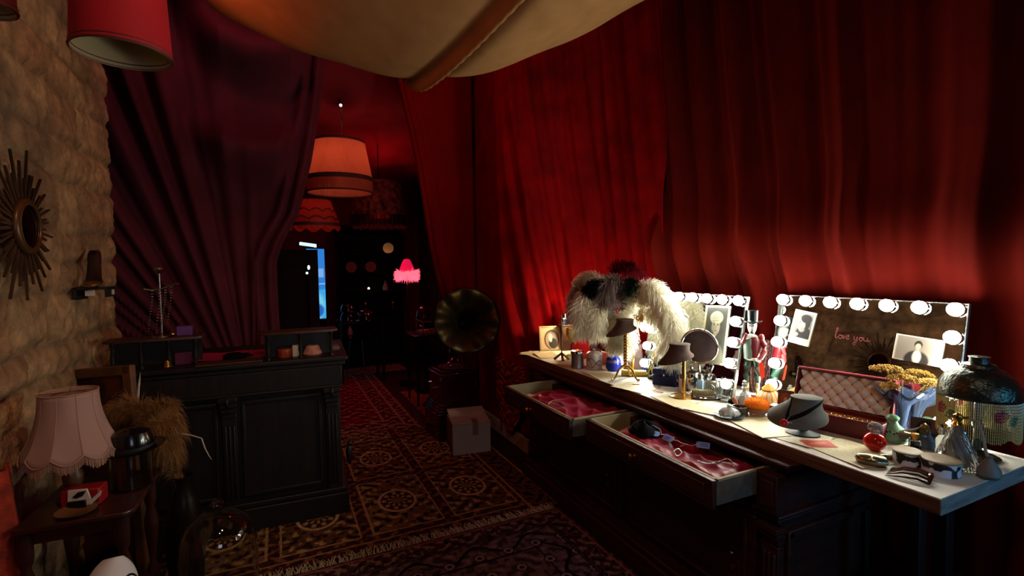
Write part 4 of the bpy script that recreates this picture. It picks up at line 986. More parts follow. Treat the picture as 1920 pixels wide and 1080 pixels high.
# table of glossy black hats by the screen
bt = thing('back_table', 'low dark table heaped with glossy black hats right of the blue screen', 'table', (.98, 7.0, .017), 0)
obj('table_top', MB().box(0, 0, .80, .6, .5, .03), m_black, bt)
for sx in (-1, 1):
    for sy in (-1, 1): obj('leg', MB().box(sx*.27, sy*.22, .39, .04, .04, .78), m_black, bt)
hcrown = MB().lathe([(.095, .01), (.092, .06), (.07, .10), (.02, .115), (.001, .116)], 26); hbrim = MB().lathe([(.09, .008), (.15, 0), (.155, .006), (.09, .016)], 32, caps=False)
h0 = thing('black_hat', 'glossy black hat at the left front of the back table', 'hat', (.82, 6.9, .833), 0, 'glossy black hats')
obj('crown', hcrown, m_black, h0); obj('brim', hbrim, m_black, h0)
for x, y, z, r, lb in ((1.05, 6.85, .833, 1, 'glossy black hat at the right front of the back table'), (.86, 7.16, .833, 2, 'glossy black hat at the back left of the table by the screen'), (1.14, 7.14, .833, .4, 'glossy black hat at the back right of the table by the screen'), (.83, 6.92, .952, .9, 'glossy black hat stacked on another by the blue screen')):
    copy_tree(h0, (x, y, z), r, lb)
tag(obj('silver_box', MB().box(0, 0, .06, .16, .10, .12), m_steel, loc=(1.02, 7.06, .832), rot=(0, 0, .3), bevel=.006), 'small silver box among the black hats by the blue screen', 'box')
st = thing('metal_stool', 'thin metal stool beyond the red carpet in the back room', 'stool', (1.05, 7.75, .0), .4)
obj('seat', MB().lathe([(.001, .46), (.16, .46), (.16, .49), (.001, .49)], 24), m_black, st)
for k in range(4): obj('leg', MB().tube([(.12*math.cos(k*PI/2), .12*math.sin(k*PI/2), .46), (.18*math.cos(k*PI/2), .18*math.sin(k*PI/2), .0)], .010, 8), mat('grey_metal', '#5a5a60', r=.3, m=.9), st)
# ------------------------------------------------------------------ on the white worktop
T = .8505
m_bulb = mat('frosted_bulb', '#ffffff', em='#f4f6e8', es=128)
m_frame = mat('mirror_edge', '#c9ccc6', r=.25, m=.8)
m_gold = mat('gold_metal', '#c79a4c', r=.25, m=1)
m_brown = mat('brown_suede', '#4a3328', r=.9, sheen=.3, c2='#3e2a20', ns=20)
m_grey = mat('grey_suede', '#5c5a50', r=.9, sheen=.2, c2='#524f46', ns=20)
m_paper = mat('aged_paper', '#d8c9a0', r=.85, c2='#cbbb92', ns=12)
m_chrome = mat('chrome', '#e0e0dc', r=.06, m=1)
def on(name, label, cat, x, y, rz=None, group=None, z=T):
    return thing(name, label, cat, (x, y, z), facing(x, y) if rz is None else rz, group)

def vanity(name, label, loc, w, h, lean, top, rows, yaw=0):
    t = thing(name, label, 'mirror', loc, 0, rot=(-lean, 0, -PI/2+yaw))
    obj('backing', MB().box(0, .012, h/2, w+.012, .02, h+.012), m_frame, t, bevel=.003)
    obj('mirror_glass', MB().box(0, 0, h/2, w, .004, h), m_mir, t, smooth=False)
    obj('foot', MB().box(0, -.012, .006, w, .05, .012), m_frame, t, bevel=.002)
    pos = [(-w/2+.028+(w-.056)*k/(top-1), h-.022) for k in range(top)]
    for s in (-1, 1): pos += [(s*(w/2-.028), h-.022-.108*k) for k in range(1, rows)]
    for x, z in pos:
        s = obj('bulb_socket', MB().lathe([(.0265, 0), (.0285, .002), (.0285, .006), (.0262, .010), (.024, .008)], 26, M=Matrix.Translation((x, -.002, z)) @ Matrix.Rotation(PI/2, 4, 'X'), caps=False), m_chrome, t)
        obj('light_bulb', MB().ball((x, -.021, z), .0255, 20, 13), m_bulb, s)
    return t
mv1 = vanity('vanity_mirror', 'bulb-framed vanity mirror half hidden behind the white feathers', (2.055, 2.12, T), .68, .525, .20, 7, 5)
mv2 = vanity('vanity_mirror', 'bulb-framed vanity mirror behind the open red jewellery box, with red handwriting', (2.245, 1.333, T), .75, .53, .19, 7, 5, .05)
# handwriting in red on the second mirror
def script(strokes, ox, oz, s, m, parent):
    q = MB()
    for st in strokes:
        P = [Vector((ox+x*s, -.0035, oz+y*s)) for x, y in st]; Q = [P[0]]
        for i in range(len(P)-1):
            p0, p1, p2, p3 = P[max(i-1, 0)], P[i], P[i+1], P[min(i+2, len(P)-1)]
            for k in range(1, 5):
                u = k/4; Q.append(.5*((2*p1)+(p2-p0)*u+(2*p0-5*p1+4*p2-p3)*u*u+(3*p1-p0-3*p2+p3)*u**3))
        q.tube(Q, .0011, 6)
    return obj('lipstick_writing', q, m, parent)
LOVE = [[(0, .2), (.25, .9), (.32, 1.25), (.2, 1.3), (.12, .8), (.15, .1), (.3, .05), (.42, .25)], [(.75, .5), (.55, .45), (.5, .15), (.7, .02), (.88, .2), (.8, .48), (.7, .42), (.95, .42)], [(.98, .5), (1.1, .05), (1.3, .5)], [(1.4, .28), (1.65, .36), (1.6, .55), (1.45, .45), (1.42, .15), (1.6, .02), (1.8, .2)]]
YOU = [[(2.3, .5), (2.32, .15), (2.5, .05), (2.68, .5)], [(2.68, .5), (2.6, -.2), (2.4, -.55), (2.25, -.4), (2.5, -.1), (2.9, .2)], [(3.15, .5), (2.95, .4), (2.92, .12), (3.1, .02), (3.28, .2), (3.2, .48), (3.05, .42), (3.35, .4)], [(3.4, .5), (3.42, .15), (3.58, .04), (3.75, .2), (3.8, .5)], [(3.8, .5), (3.82, .1), (4.0, .1), (4.1, .25)]]
script(LOVE+YOU, -.085, .345, .036, mat('lipstick_red', '#6e1014', r=.6), mv2)

# photographs on and before the mirrors
def man(U, V):
    k = canvas('#d8d2bf'); k.start(U, V); k.rect(.07, .2, .93, .95, '#77706a'); 
    ins = (U > .07) & (U < .93) & (V > .2) & (V < .95)
    k.oval(.62, .34, .36, .2, '#1e1b1c', .1); k.oval(.45, .62, .2, .2, '#b8aca0', .15); k.oval(.62, .78, .26, .13, '#141214', .12); k.oval(.73, .66, .12, .16, '#1a1718', .2); k.oval(.34, .56, .05, .03, '#8a7e74', .4); k.oval(.36, .66, .05, .015, '#3a3430', .4)
    k.oval(.5, .45, .14, .08, '#9a9088', .3); k.oval(.3, .28, .1, .05, '#c9c0b4', .3); k.put((~ins)*1., '#d8d2bf'); return k.out()
def two(U, V):
    k = canvas('#c9bba8'); k.start(U, V); k.rect(.04, .05, .96, .95, '#8d8276'); k.oval(.5, .08, .26, .38, '#2a2523', .15); k.oval(.5, .22, .09, .26, '#d8cfc2', .25); k.oval(.5, .68, .085, .17, '#1c1816', .15); k.oval(.5, .62, .06, .125, '#c0aa98', .15); return k.out()
def turban(U, V):
    k = canvas('#b8b083'); k.start(U, V); k.rect(.07, .03, .93, .97, '#34342c'); k.oval(.5, .12, .40, .26, '#6a6654', .15); k.oval(.5, .30, .14, .14, '#8a8470', .2)
    k.oval(.5, .66, .21, .19, '#3a342a', .12); k.oval(.5, .63, .165, .165, '#9a927c', .10); k.oval(.5, .79, .26, .11, '#a8a28a', .10)
    for q in range(5): k.oval(.5, .74+.03*q, .25-.02*q, .005, '#6e6a56', .6)
    k.oval(.40, .60, .06, .14, '#8a826c', .5)
    for x in (.43, .58): k.oval(x, .665, .038, .010, '#2a2620', .3); k.oval(x, .69, .05, .006, '#4a4438', .4)
    k.oval(.51, .625, .014, .035, '#7c745e', .5); k.oval(.505, .565, .042, .010, '#4c3a30', .3); k.oval(.35, .44, .10, .12, '#2c2a24', .4); k.oval(.65, .42, .10, .12, '#3c3a30', .4); return k.out()
def oldlady(U, V):
    k = canvas('#3a2c28'); k.start(U, V); k.rect(.03, .03, .97, .97, '#55463f'); k.oval(.5, .1, .4, .25, '#2a2428', .2); k.oval(.52, .55, .33, .36, '#1d1618', .15); k.oval(.5, .5, .2, .25, '#b09688', .15)
    for x in (.42, .58): k.oval(x, .55, .04, .02, '#2a1c1a', .3)
    k.oval(.5, .37, .06, .02, '#7a3a38', .3); k.oval(.8, .7, .12, .2, '#7a3c30', .5); return k.out()
def cameo(U, V):
    k = canvas('#5a3a28'); k.start(U, V); k.oval(.5, .5, .34, .40, '#8a4a34', .08); k.oval(.5, .47, .26, .32, '#6e4434', .1); k.oval(.5, .6, .12, .13, '#b89880', .2); k.oval(.5, .34, .18, .14, '#a08474', .2); return k.out()
def snap(name, label, w, h, fn, x, z, rz, par=mv2, nx=36, ny=54):
    """photographic print stuck to a mirror: same plane as its glass"""
    o = painted(name, w, h, nx, ny, fn, m_print, None, thick=.0012)
    M = mv_mats[par] @ Matrix.Translation((x, -.0045, z)) @ Matrix.Rotation(rz, 4, 'Y')
    o.matrix_world = M; return tag(o, label, 'photograph')
mv_mats = {m: Matrix.Translation(m.location) @ m.rotation_euler.to_matrix().to_4x4() for m in (mv1, mv2)}
snap('photo_print', 'black and white photo of a man in profile stuck to the mirror, upper left', .105, .165, man, -.25, .295, .13)
snap('photo_print', 'faded photo of a dark-haired person in white stuck low on the mirror, right side', .165, .105, two, .235, .285, .06, nx=54, ny=36)
def stand_pic(label, x, y, w, h, fn, lean, rz=None, frame=None, fw=.012, nm='framed_portrait', z=T):
    t = thing(nm, label, 'picture', (x, y, z), 0, rot=(-lean, 0, facing(x, y) if rz is None else rz))
    painted('portrait', w, h, 40, 56, fn, m_print, t, thick=.0015, loc=(0, -.002, .003))
    if frame:
        q = MB()
        for cx, cz, sx, sz in ((0, fw/2, w+fw, fw), (0, h+.003, w+fw, fw), (-w/2, h/2, fw, h), (w/2, h/2, fw, h)): q.box(cx, -.004, cz, sx, .012, sz)
        q.box(0, .006, h/2, w, .008, h); obj('frame', q, frame, t, bevel=.002)
        obj('strut', MB().tube([(0, .01, h*.7), (0, .01+h*.18, .012)], .004, 6), frame, t)
    else: obj('card_back', MB().box(0, .003, h/2, w, .003, h), m_paper, t, smooth=False)
    return t
snap('portrait_print', 'tall sepia portrait of a woman in a turban stuck on the first mirror', .165, .315, turban, .19, .155, -.04, par=mv1, nx=60, ny=110)
stand_pic('dark portrait card of a woman leaning among the perfume bottles below the lamp', 2.14, .985, .085, .105, oldlady, .15)
stand_pic('small brown cameo portrait card leaning on the left end of the red jewellery box', 2.045, 1.475, .066, .112, cameo, .12, -PI/2+.35)
def archpic(U, V):
    k = canvas('#c9b48c'); k.start(U, V); k.oval(.55, .45, .36, .42, '#5a3626', .06); k.oval(.55, .44, .29, .36, '#a89484', .08); k.oval(.6, .3, .2, .22, '#1e1a18', .15); k.oval(.5, .55, .08, .2, '#e0d6c8', .2); return k.out()
stand_pic('pale framed oval portrait at the far end of the worktop by the red curtain', 1.975, 3.47, .17, .19, archpic, .28, -.35, mat('ash_frame', '#b09468', r=.6), .014)

# loose papers
def sheet(x, y, rz, w, h, label, seed, grp, ink='#7a6a48', z=T, curl=.004):
    def fn(U, V):
        k = canvas('#cfc198'); k.start(U, V); rows = np.mod(V*22, 1); k.put(((rows < .28) & (U > .08) & (U < .92) & (V > .08) & (V < .93) & (vnoise(U*60, np.floor(V*22), seed) > .35))*.6, ink); return k.out()
    o = painted('paper_sheet', w, h, 60, 66, fn, m_print, None, axis='xy', thick=.0006, bend=lambda P, U, V: np.stack([P[..., 0], P[..., 1]-h/2, curl*(np.abs(U-.5)*2)**3*(vnoise(U*2, V*2, seed))+.0008], -1))
    o.location = (x, y, z); o.rotation_euler = (0, 0, rz); return tag(o, label, 'paper', grp)
g1 = 'aged papers on the worktop'
sheet(1.835, 1.42, -.28, .20, .26, 'printed sheet at the worktop front edge under the grey necklace bust', 1, g1, z=T+.0012)
sheet(1.84, 1.30, .10, .18, .24, 'lower printed sheet peeking from beneath the one under the grey bust', 2, g1)
ls = sheet(1.86, 1.08, -.18, .20, .25, 'printed sheet with a red lip card, right of the grey necklace bust', 3, g1, z=T+.0006)
sheet(1.80, 3.40, .5, .16, .22, 'pale sheet at the very far end of the worktop', 4, g1); sheet(1.83, 3.30, -.2, .15, .21, 'curled sheet overlapping the pale sheet at the far end of the worktop', 5, g1, z=T+.0014, curl=.014)
sheet(1.80, 2.95, .25, .14, .20, 'sheet before the thin brass stand at the far end of the worktop', 6, g1); sheet(1.81, 2.55, -.1, .15, .22, 'sheet in front of the blue glass jar', 7, g1)
sheet(1.78, 2.20, .2, .15, .21, 'sheet beneath the front foot of the tripod bust stand', 8, g1, z=T); sheet(1.79, 1.90, -.15, .14, .22, 'sheet at the worktop front edge below the brass-post bust', 9, g1); sheet(1.80, 1.70, .35, .12, .17, 'small sheet left of the crystal powder dish', 10, g1, z=T+.001)
def lips(U, V):
    k = canvas('#c24630'); k.start(U, V); k.oval(.5, .5, .3, .13, '#e08a70', .4, .2); k.put((np.abs(V-.5-.03*np.sin(U*9)) < .015)*((U > .25) & (U < .75)), '#a83424'); return k.out()
o = painted('lip_card', .105, .075, 40, 30, lips, m_print, None, axis='xy', thick=.0008); o.location = (1.815, 1.155, T+.0030); o.rotation_euler = (0, 0, -.55)
tag(o, 'red card printed with lips, on a sheet right of the grey bust', 'card')
for k, (x, y, rz, lb) in enumerate(((1.90, 2.13, .8, 'dark hairpin lying left of the brass-post bust'), (1.83, 2.06, 1.9, 'dark hairpin at the front edge before the blue velvet box'), (1.86, 1.80, .3, 'dark hairpin right of the brass-post bust'), (1.845, 2.24, 2.6, 'dark hairpin beside the right tripod foot'))):
    tag(obj('hairpin', MB().tube([(-.03, .004, .0015), (.03, .006, .0015), (.036, 0, .0015), (.03, -.006, .0015), (-.03, -.004, .0015)], .0013, 6), m_brass, loc=(x, y, T+.002), rot=(0, 0, rz)), lb, 'hairpin', 'hairpins on the worktop')

# ---- necklace busts
def bust(t, rings, m, z0):
    return obj('bust', MB().loft([ell(cx, cy, z0+z, rx, ry, 40, tl, tx) for cx, cy, z, rx, ry, tl, tx in rings]), m, t, angle=50)
B1 = [(-.025, -.01, .026, .080, .066, .27, .1), (-.025, -.01, .028, .090, .075, .27, .1), (-.024, -.01, .036, .088, .073, .26, .1), (-.016, -.004, .052, .068, .060, .2, .06), (-.008, 0, .072, .054, .048, .1, .02), (-.003, 0, .092, .050, .044, .03, 0), (-.003, 0, .104, .052, .046, 0, 0), (-.003, 0, .106, .048, .042, 0, 0)]
b1 = on('necklace_bust', 'brown suede necklace bust on a twisted brass tripod stand, by the white feathers', 'bust', 1.865, 2.38)
bust(b1, B1, m_brown, .258)
tw = MB(); n = 44
for s in (0, PI/2, PI, 1.5*PI): tw.tube([(.0065*math.cos(s+k*.42), .0065*math.sin(s+k*.42), .075+.215*k/n) for k in range(n+1)], .0055, 6)
obj('twisted_post', tw, m_gold, b1)
for a in (-2.75, -.45, 1.2):
    obj('foot', MB().tube([(0, 0, .085), (.02*math.cos(a), .02*math.sin(a), .082), (.045*math.cos(a), .045*math.sin(a), .06), (.062*math.cos(a), .062*math.sin(a), .02), (.075*math.cos(a), .075*math.sin(a), .006), (.088*math.cos(a), .088*math.sin(a), .008)], [.006, .007, .007, .006, .006, .008], 8), m_gold, b1)
obj('seam_piping', MB().tube([(-.003+.052*math.cos(a), .046*math.sin(a), .363) for a in [2*PI*k/40 for k in range(41)]], .002, 6), mat('suede_edge', '#6a5042', r=.9), b1)
B2 = [(.9*a, b, c*1.08, .98*d, e, f, g) for a, b, c, d, e, f, g in B1]
b2 = on('necklace_bust', 'brown suede necklace bust on a plain brass post, before the dark round mirror', 'bust', 1.865, 1.935)
bust(b2, [(a, b, c, d*1.02, e, f, g) for a, b, c, d, e, f, g in B2], m_brown, .165)
obj('post', MB().tube([(.018, 0, .01), (.018, 0, .20)], .010, 14), m_gold, b2)
obj('base', MB().lathe([(.001, 0), (.056, 0), (.058, .006), (.045, .012), (.03, .015), (.014, .022), (.001, .024)], 36, c=(.01, 0, 0)), m_gold, b2)
obj('fine_necklace', MB().tube([(-.005+.075*math.cos(a)-.02, -.066*math.sin(a)-.01, .165+.050-.030*math.sin(a)+.02*math.cos(a)) for a in [PI*k/24 for k in range(25)]]+[], .0013, 5), m_chrome, b2)
obj('seam_piping', MB().tube([(-.003+.052*math.cos(a), .046*math.sin(a), .165+.113) for a in [2*PI*k/40 for k in range(41)]], .002, 6), mat('suede_edge', '#6a5042'), b2)
b3 = on('necklace_bust', 'grey necklace bust with black ribbon choker and red flower pendant', 'bust', 1.875, 1.30)
B3 = [(.0, -.03, .030, .085, .062, .05, .35), (.0, -.03, .034, .102, .076, .05, .35), (.0, -.028, .046, .101, .075, .05, .33), (.010, -.014, .068, .082, .062, .02, .25), (.024, .002, .092, .062, .050, 0, .12), (.032, .008, .112, .055, .046, 0, .03), (.032, .008, .122, .057, .048, 0, 0), (.032, .008, .124, .052, .043, 0, 0)]
B3 = [(a, b, c*.88, d*1.05 if i < 3 else d, e, f, g) for i, (a, b, c, d, e, f, g) in enumerate(B3)]
bust(b3, B3, m_grey, .044)
obj('pedestal', MB().loft([ell(.02, 0, z, rx, ry, 32) for z, rx, ry in ((0, .060, .040), (.006, .062, .042), (.012, .045, .03), (.018, .018, .016), (.075, .018, .016))]), mat('slate_base', '#39403c', r=.5), b3)
def on_bust(deg, t, out=.0016):
    i = min(int(t), 6); f = t-i; c = []
    for k in (i, i+1):
        cx, cy, z, rx, ry, tl, tx = B3[k]; a = math.radians(deg); x, y = math.cos(a)*(rx+out), math.sin(a)*(ry+out)
        c.append(Vector((cx+x, cy+y, .044+z+x*math.tan(tl)+y*math.tan(tx))))
    return c[0].lerp(c[1], f)
rb = MB()
for (d0, t0), (d1, t1) in (((355, 5.6), (247, 2.7)), ((188, 5.8), (243, 2.7))):
    V = []
    for k in range(25):
        q = k/24; d = d0+(d1-d0)*q; t = t0+(t1-t0)*q; V += [tuple(on_bust(d, t-.30)), tuple(on_bust(d, t+.30))]
    rb.add(V, [(2*k, 2*k+1, 2*k+3, 2*k+2) for k in range(24)])
obj('ribbon', rb, m_blackc, b3, solid=.0014)
fl = MB(); pc = on_bust(244, 2.2, .004)
for k in range(9):
    a = 2*PI*k/9; fl.ball((pc.x+.009*math.cos(a), pc.y-.002, pc.z+.009*math.sin(a)), .0065, 10, 6, sc_=(1, .6, 1))
fl.ball((pc.x, pc.y-.006, pc.z), .006, 10, 6)
obj('red_flower', fl, mat('ruby_enamel', '#c4141c', r=.2, coat=.5), b3)
cr_ = MB()
for k in range(6): cr_.ball((pc.x+.016+.008*(k % 2), pc.y+.002, pc.z-.012+.008*(k//2)), .0036, 8, 5)
obj('crystal_cluster', cr_, m_chrome, b3)

# ---- far end trinkets
c1 = on('thin_stand', 'thin dark brass jewellery stand at the far end of the worktop, before the oval portrait', 'stand', 1.846, 3.09)
obj('rod', MB().tube([(0, 0, .01), (0, 0, .33)], .004, 8).tube([(0, 0, .28), (.004, 0, .20), (0, 0, .10)], .007, 8), mat('dark_brass', '#5a4526', r=.35, m=.9), c1)
for a in (2.9, .3, -1.4): obj('foot', MB().tube([(0, 0, .05), (.03*math.cos(a), .03*math.sin(a), .025), (.055*math.cos(a), .055*math.sin(a), .004)], [.008, .008, .010], 8), mat('dark_brass', '#5a4526'), c1)
obj('scroll', MB().torus((0, 0, 0), .012, .003, 16, 6, M=Matrix.Translation((0, 0, .29)) @ Matrix.Rotation(PI/2, 4, 'X')), mat('dark_brass', '#5a4526'), c1)
g = on('amber_goblet', 'honey-coloured stemmed glass goblet behind the thin brass stand', 'goblet', 2.0, 3.2)
m_amb = mat('honey_glass', '#d6b64e', r=.12, tr=.45, ior=1.4)
obj('bowl', MB().lathe([(.012, .12), (.032, .135), (.042, .165), (.041, .215), (.039, .215), (.040, .168), (.03, .14), (.001, .128)], 30, caps=False), m_amb, g)
obj('stem', MB().lathe([(.001, 0), (.042, 0), (.04, .005), (.01, .014), (.006, .05), (.012, .06), (.006, .07), (.012, .125)], 24), m_amb, g)
g2 = on('glass_lamp', 'small glowing yellow glass lamp between the honey goblet and the feathers', 'lamp', 2.09, 3.28)
obj('glass_chimney', MB().lathe([(.03, 0), (.034, .01), (.026, .06), (.03, .12), (.042, .20), (.039, .20), (.027, .12), (.023, .06)], 26, caps=False), mat('lemon_glass', '#f0e67a', r=.1, tr=.85, ior=1.2), g2)
obj('lamp_foot', MB().lathe([(.001, 0), (.04, 0), (.04, .01), (.012, .02), (.012, .06), (.001, .06)], 24), m_gold, g2)
obj('light_bulb', MB().ball((0, 0, .165), .020, 14, 9, sc_=(1, 1, 1.6)), mat('candle_glow', '#ffffff', em='#fff2b0', es=60), g2)
rs = thing('display_riser', 'red-brown wooden riser at the far end carrying two little perfume bottles', 'riser', (2.20, 3.42, T), -.3)
obj('riser_body', MB().box(0, 0, .10, .30, .10, .20), m_wood, rs, bevel=.003)
obj('riser_top', MB().box(0, 0, .203, .32, .12, .008), m_wood, rs, bevel=.002)
for x, c_, lb in ((-.11, '#1c2440', 'tiny navy perfume bottle on the red-brown riser'), (.02, '#7a50a8', 'tiny violet perfume bottle on the red-brown riser')):
    p = thing('perfume_bottle', lb, 'bottle', (2.20+x*math.cos(.3), 3.42-x*math.sin(.3), T+.2075), -.3)
    obj('bottle_body', MB().box(0, 0, .028, .045, .025, .055), mat('tint_'+c_[1:], c_, r=.1, tr=.3), p, bevel=.004)
    obj('cap', MB().lathe([(.012, .056), (.012, .066), (.016, .07), (.016, .085), (.001, .09)], 16), m_chrome, p)
hm = thing('hand_mirror', 'red octagonal hand mirror with dark handle standing behind the silver tin', 'hand mirror', (2.02, 3.05, T+.004), 0, rot=(-.25, 0, facing(2.02, 3.05)))
oc8 = [(.072*math.cos(PI/8+k*PI/4), .072*math.sin(PI/8+k*PI/4)) for k in range(8)]
Mx = Matrix.Translation((-.03, 0, .068)) @ Matrix.Rotation(PI/2, 4, 'X')
obj('frame', MB().prism([(x*1.12, y*1.12) for x, y in oc8], -.008, .002, M=Mx), mat('oxblood_lacquer', '#5a0c10', r=.25, coat=.5), hm, bevel=.003)
obj('red_face', MB().prism(oc8, .002, .005, M=Mx), mat('signal_red', '#c01014', r=.3), hm)
obj('handle', MB().prism([(.04, .03), (.115, .02), (.12, .065), (.04, .075)], -.006, .006, M=Matrix.Rotation(PI/2, 4, 'X')), mat('dark_handle', '#2c1210', r=.4), hm, bevel=.003)
t = on('silver_tin', 'round brushed silver tin at the far front of the worktop', 'tin', 1.80, 2.81)
obj('tin_body', MB().lathe([(.001, 0), (.042, 0), (.043, .003), (.041, .01), (.041, .098), (.043, .102)], 36, caps=False), mat('brushed_silver', '#a8a4a0', r=.35, m=.9), t)
obj('lid', MB().lathe([(.0445, .098), (.0445, .112), (.042, .116), (.001, .118)], 36, caps=False), m_steel, t)
t = on('powder_box', 'white powder jar with brown scrollwork, right of the silver tin', 'jar', 1.88, 2.73)
obj('jar_body', MB().lathe([(.001, 0), (.048, 0), (.052, .01), (.052, .085), (.05, .09)], 36, caps=False), mat('ivory_ceramic', '#cfc8bc', r=.3), t)
obj('lid', MB().lathe([(.054, .088), (.055, .098), (.04, .112), (.012, .116), (.008, .124), (.010, .13), (.001, .134)], 36, caps=False), mat('ivory_ceramic', '#cfc8bc'), t)
sw = MB()
for s in (-1, 1):
    sw.tube([(.0525*math.sin(a), -.0525*math.cos(a), .045+s*.024*math.sin(3*(a+.9))+.008*s) for a in [-.9+1.8*k/30 for k in range(31)]], .0022, 6)
sw.tube([(.0525*math.sin(a), -.0525*math.cos(a), .018+.055*abs(math.sin(2.2*a+.5))) for a in [-1.3+1.1*k/20 for k in range(21)]], .002, 6)
obj('scrollwork', sw, mat('brown_enamel', '#5a2a1c', r=.4), t)
tag(obj('pink_card_box', MB().box(0, 0, .04, .045, .04, .08), mat('salmon_card', '#d8706a', r=.6), loc=(2.03, 2.82, T), rot=(0, 0, -.7), bevel=.002), 'small salmon pink box between the powder jar and the blue glass jar', 'box')
bj = on('blue_jar', 'cobalt blue glass jar with a bow of silver blue petals on its lid', 'jar', 1.955, 2.62)
m_cob = mat('cobalt_glass', '#2430b8', r=.08, tr=.35, ior=1.4)
obj('jar_body', MB().lathe([(.001, 0), (.038, 0), (.05, .02), (.05, .05), (.046, .062), (.046, .075), (.040, .085), (.036, .09)], 36), m_cob, bj)
obj('silver_band', MB().lathe([(.0475, .052), (.0485, .056), (.0475, .074), (.0465, .074)], 36, caps=False), mat('lilac_foil', '#8a8ac8', r=.25, m=.7), bj)
bw = MB(); r_ = random.Random(3)
for k in range(22):
    a = k*2.4; e = r_.uniform(.2, 1.1); v = Vector((math.cos(a)*math.cos(e), math.sin(a)*math.cos(e), math.sin(e)))
    bw.tube([Vector((0, 0, .09)), Vector((0, 0, .09))+v*.022, Vector((0, 0, .09))+v*.042], [.003, .008, .001], 5)
obj('petal_bow', bw, mat('blue_foil', '#8c9af0', r=.3, m=.2), bj)
# things round the left end of the first mirror
ca = thing('leather_case', 'upright dark brown leather case behind the twisted brass bust stand', 'case', (2.10, 2.585, T), facing(2.1, 2.585))
obj('case_body', MB().prism([(-.06, 0), (.06, 0), (.045, .17), (-.05, .15)], -.02, .02, M=Matrix.Rotation(PI/2, 4, 'X')), mat('chestnut_leather', '#3c2218', r=.5, bump=.2, bs=150), ca, bevel=.006)
obj('strap', MB().box(0, 0, .07, .125, .046, .016), mat('dark_strap', '#22120c', r=.5), ca, bevel=.002)
gv = on('gold_stick', 'slim gold candlestick close behind the twisted bust stand', 'candlestick', 1.99, 2.47)
obj('shaft', MB().lathe([(.001, 0), (.03, 0), (.03, .006), (.009, .015), (.008, .09), (.014, .10), (.008, .11), (.009, .16), (.016, .175), (.001, .18)], 20), m_gold, gv)
sc_r = thing('parchment_roll', 'yellowed parchment roll lying behind the tripod bust stand', 'roll', (1.965, 2.43, T+.0185), 0, rot=(PI/2, 0, facing(1.965, 2.43)+PI/2+.1))
obj('roll', MB().lathe([(.018, -.075), (.019, -.07), (.019, .07), (.018, .075), (.012, .075), (.012, -.075)], 22, caps=False), mat('parchment', '#c9a94e', r=.7, c2='#b8963c', ns=20), sc_r)
obj('tie', MB().torus((0, 0, 0), .0195, .0022, 24, 6), mat('dark_strap', '#22120c'), sc_r)
gb = on('glass_bottle', 'clear glass bottle with a ring stopper left of the navy velvet box', 'bottle', 2.02, 2.33)
obj('bottle_body', MB().lathe([(.001, 0), (.024, 0), (.026, .006), (.026, .055), (.012, .085), (.010, .10), (.014, .105), (.001, .107)], 24), m_glass, gb)
obj('stopper', MB().torus((0, 0, 0), .010, .004, 18, 8, M=Matrix.Translation((0, 0, .119)) @ Matrix.Rotation(PI/2, 4, 'X')), m_glass, gb)
vb = on('velvet_box', 'navy velvet ring box with a silver clasp at the front of the first mirror', 'box', 1.985, 2.17, facing(1.985, 2.17)-.28)
m_navy = mat('navy_velvet', '#161c4c', r=.8, sheen=.4, sheenc='#5060c0')
obj('box_base', MB().box(0, 0, .028, .135, .075, .056), m_navy, vb, bevel=.006); obj('lid', MB().box(0, 0, .076, .137, .077, .036), m_navy, vb, bevel=.010)
obj('clasp', MB().ball((0, -.04, .062), .007, sc_=(1, .6, 1)), m_chrome, vb)
for x, y, c_, h, lb in ((1.945, 2.005, '#b08a86', .075, 'small rose lipstick case left of the brass bust post'), (1.985, 1.915, '#8fb8d0', .085, 'small pale blue bottle just behind the brass bust post')):
    p = on('small_bottle', lb, 'bottle', x, y)
    obj('bottle_body', MB().box(0, 0, h/2, .032, .026, h), mat('tint_'+c_[1:], c_, r=.25), p, bevel=.004); obj('cap', MB().lathe([(.013, h), (.013, h+.025), (.001, h+.027)], 18), m_chrome, p)
bp = on('black_compact', 'flat black compact behind the navy velvet box', 'compact', 2.04, 2.10)
obj('compact_base', MB().box(0, 0, .012, .09, .06, .024), m_black, bp, bevel=.005); obj('compact_lid', MB().box(0, 0, .032, .09, .06, .014), m_black, bp, bevel=.005)
# silver pots, brush, round mirror
sp_ = on('silver_mug', 'polished silver mug with a knobbed lid beneath the dark round mirror', 'mug', 2.015, 2.005)
obj('mug_body', MB().lathe([(.001, 0), (.036, 0), (.03, .012), (.034, .02), (.046, .05), (.05, .095), (.048, .10)], 36), m_steel, sp_)
obj('lid', MB().lathe([(.052, .10), (.052, .106), (.035, .118), (.010, .122), (.008, .13), (.013, .14), (.001, .146)], 36), m_steel, sp_)
obj('handle', MB().tube([(-.046, 0, .085), (-.07, 0, .08), (-.075, 0, .055), (-.062, 0, .035), (-.04, 0, .035)], .005, 8), m_steel, sp_)
rm = on('round_mirror', 'round dark table mirror with a silver rim on a slender stand', 'mirror', 2.0, 1.975, facing(2.0, 1.975)-.20)
Mr = Matrix.Translation((.025, .02, .245)) @ Matrix.Rotation(PI/2+.12, 4, 'X')
obj('rim', MB().torus((0, 0, 0), .092, .007, 56, 10, M=Mr), m_steel, rm)
obj('mirror_face', MB().lathe([(.001, .004), (.09, .004), (.09, -.004), (.001, -.004)], 48, M=Mr), mat('dark_reflection', '#1a1214', r=.25, c2='#241a1a', ns=12), rm)  # dark reflection put into the face colour
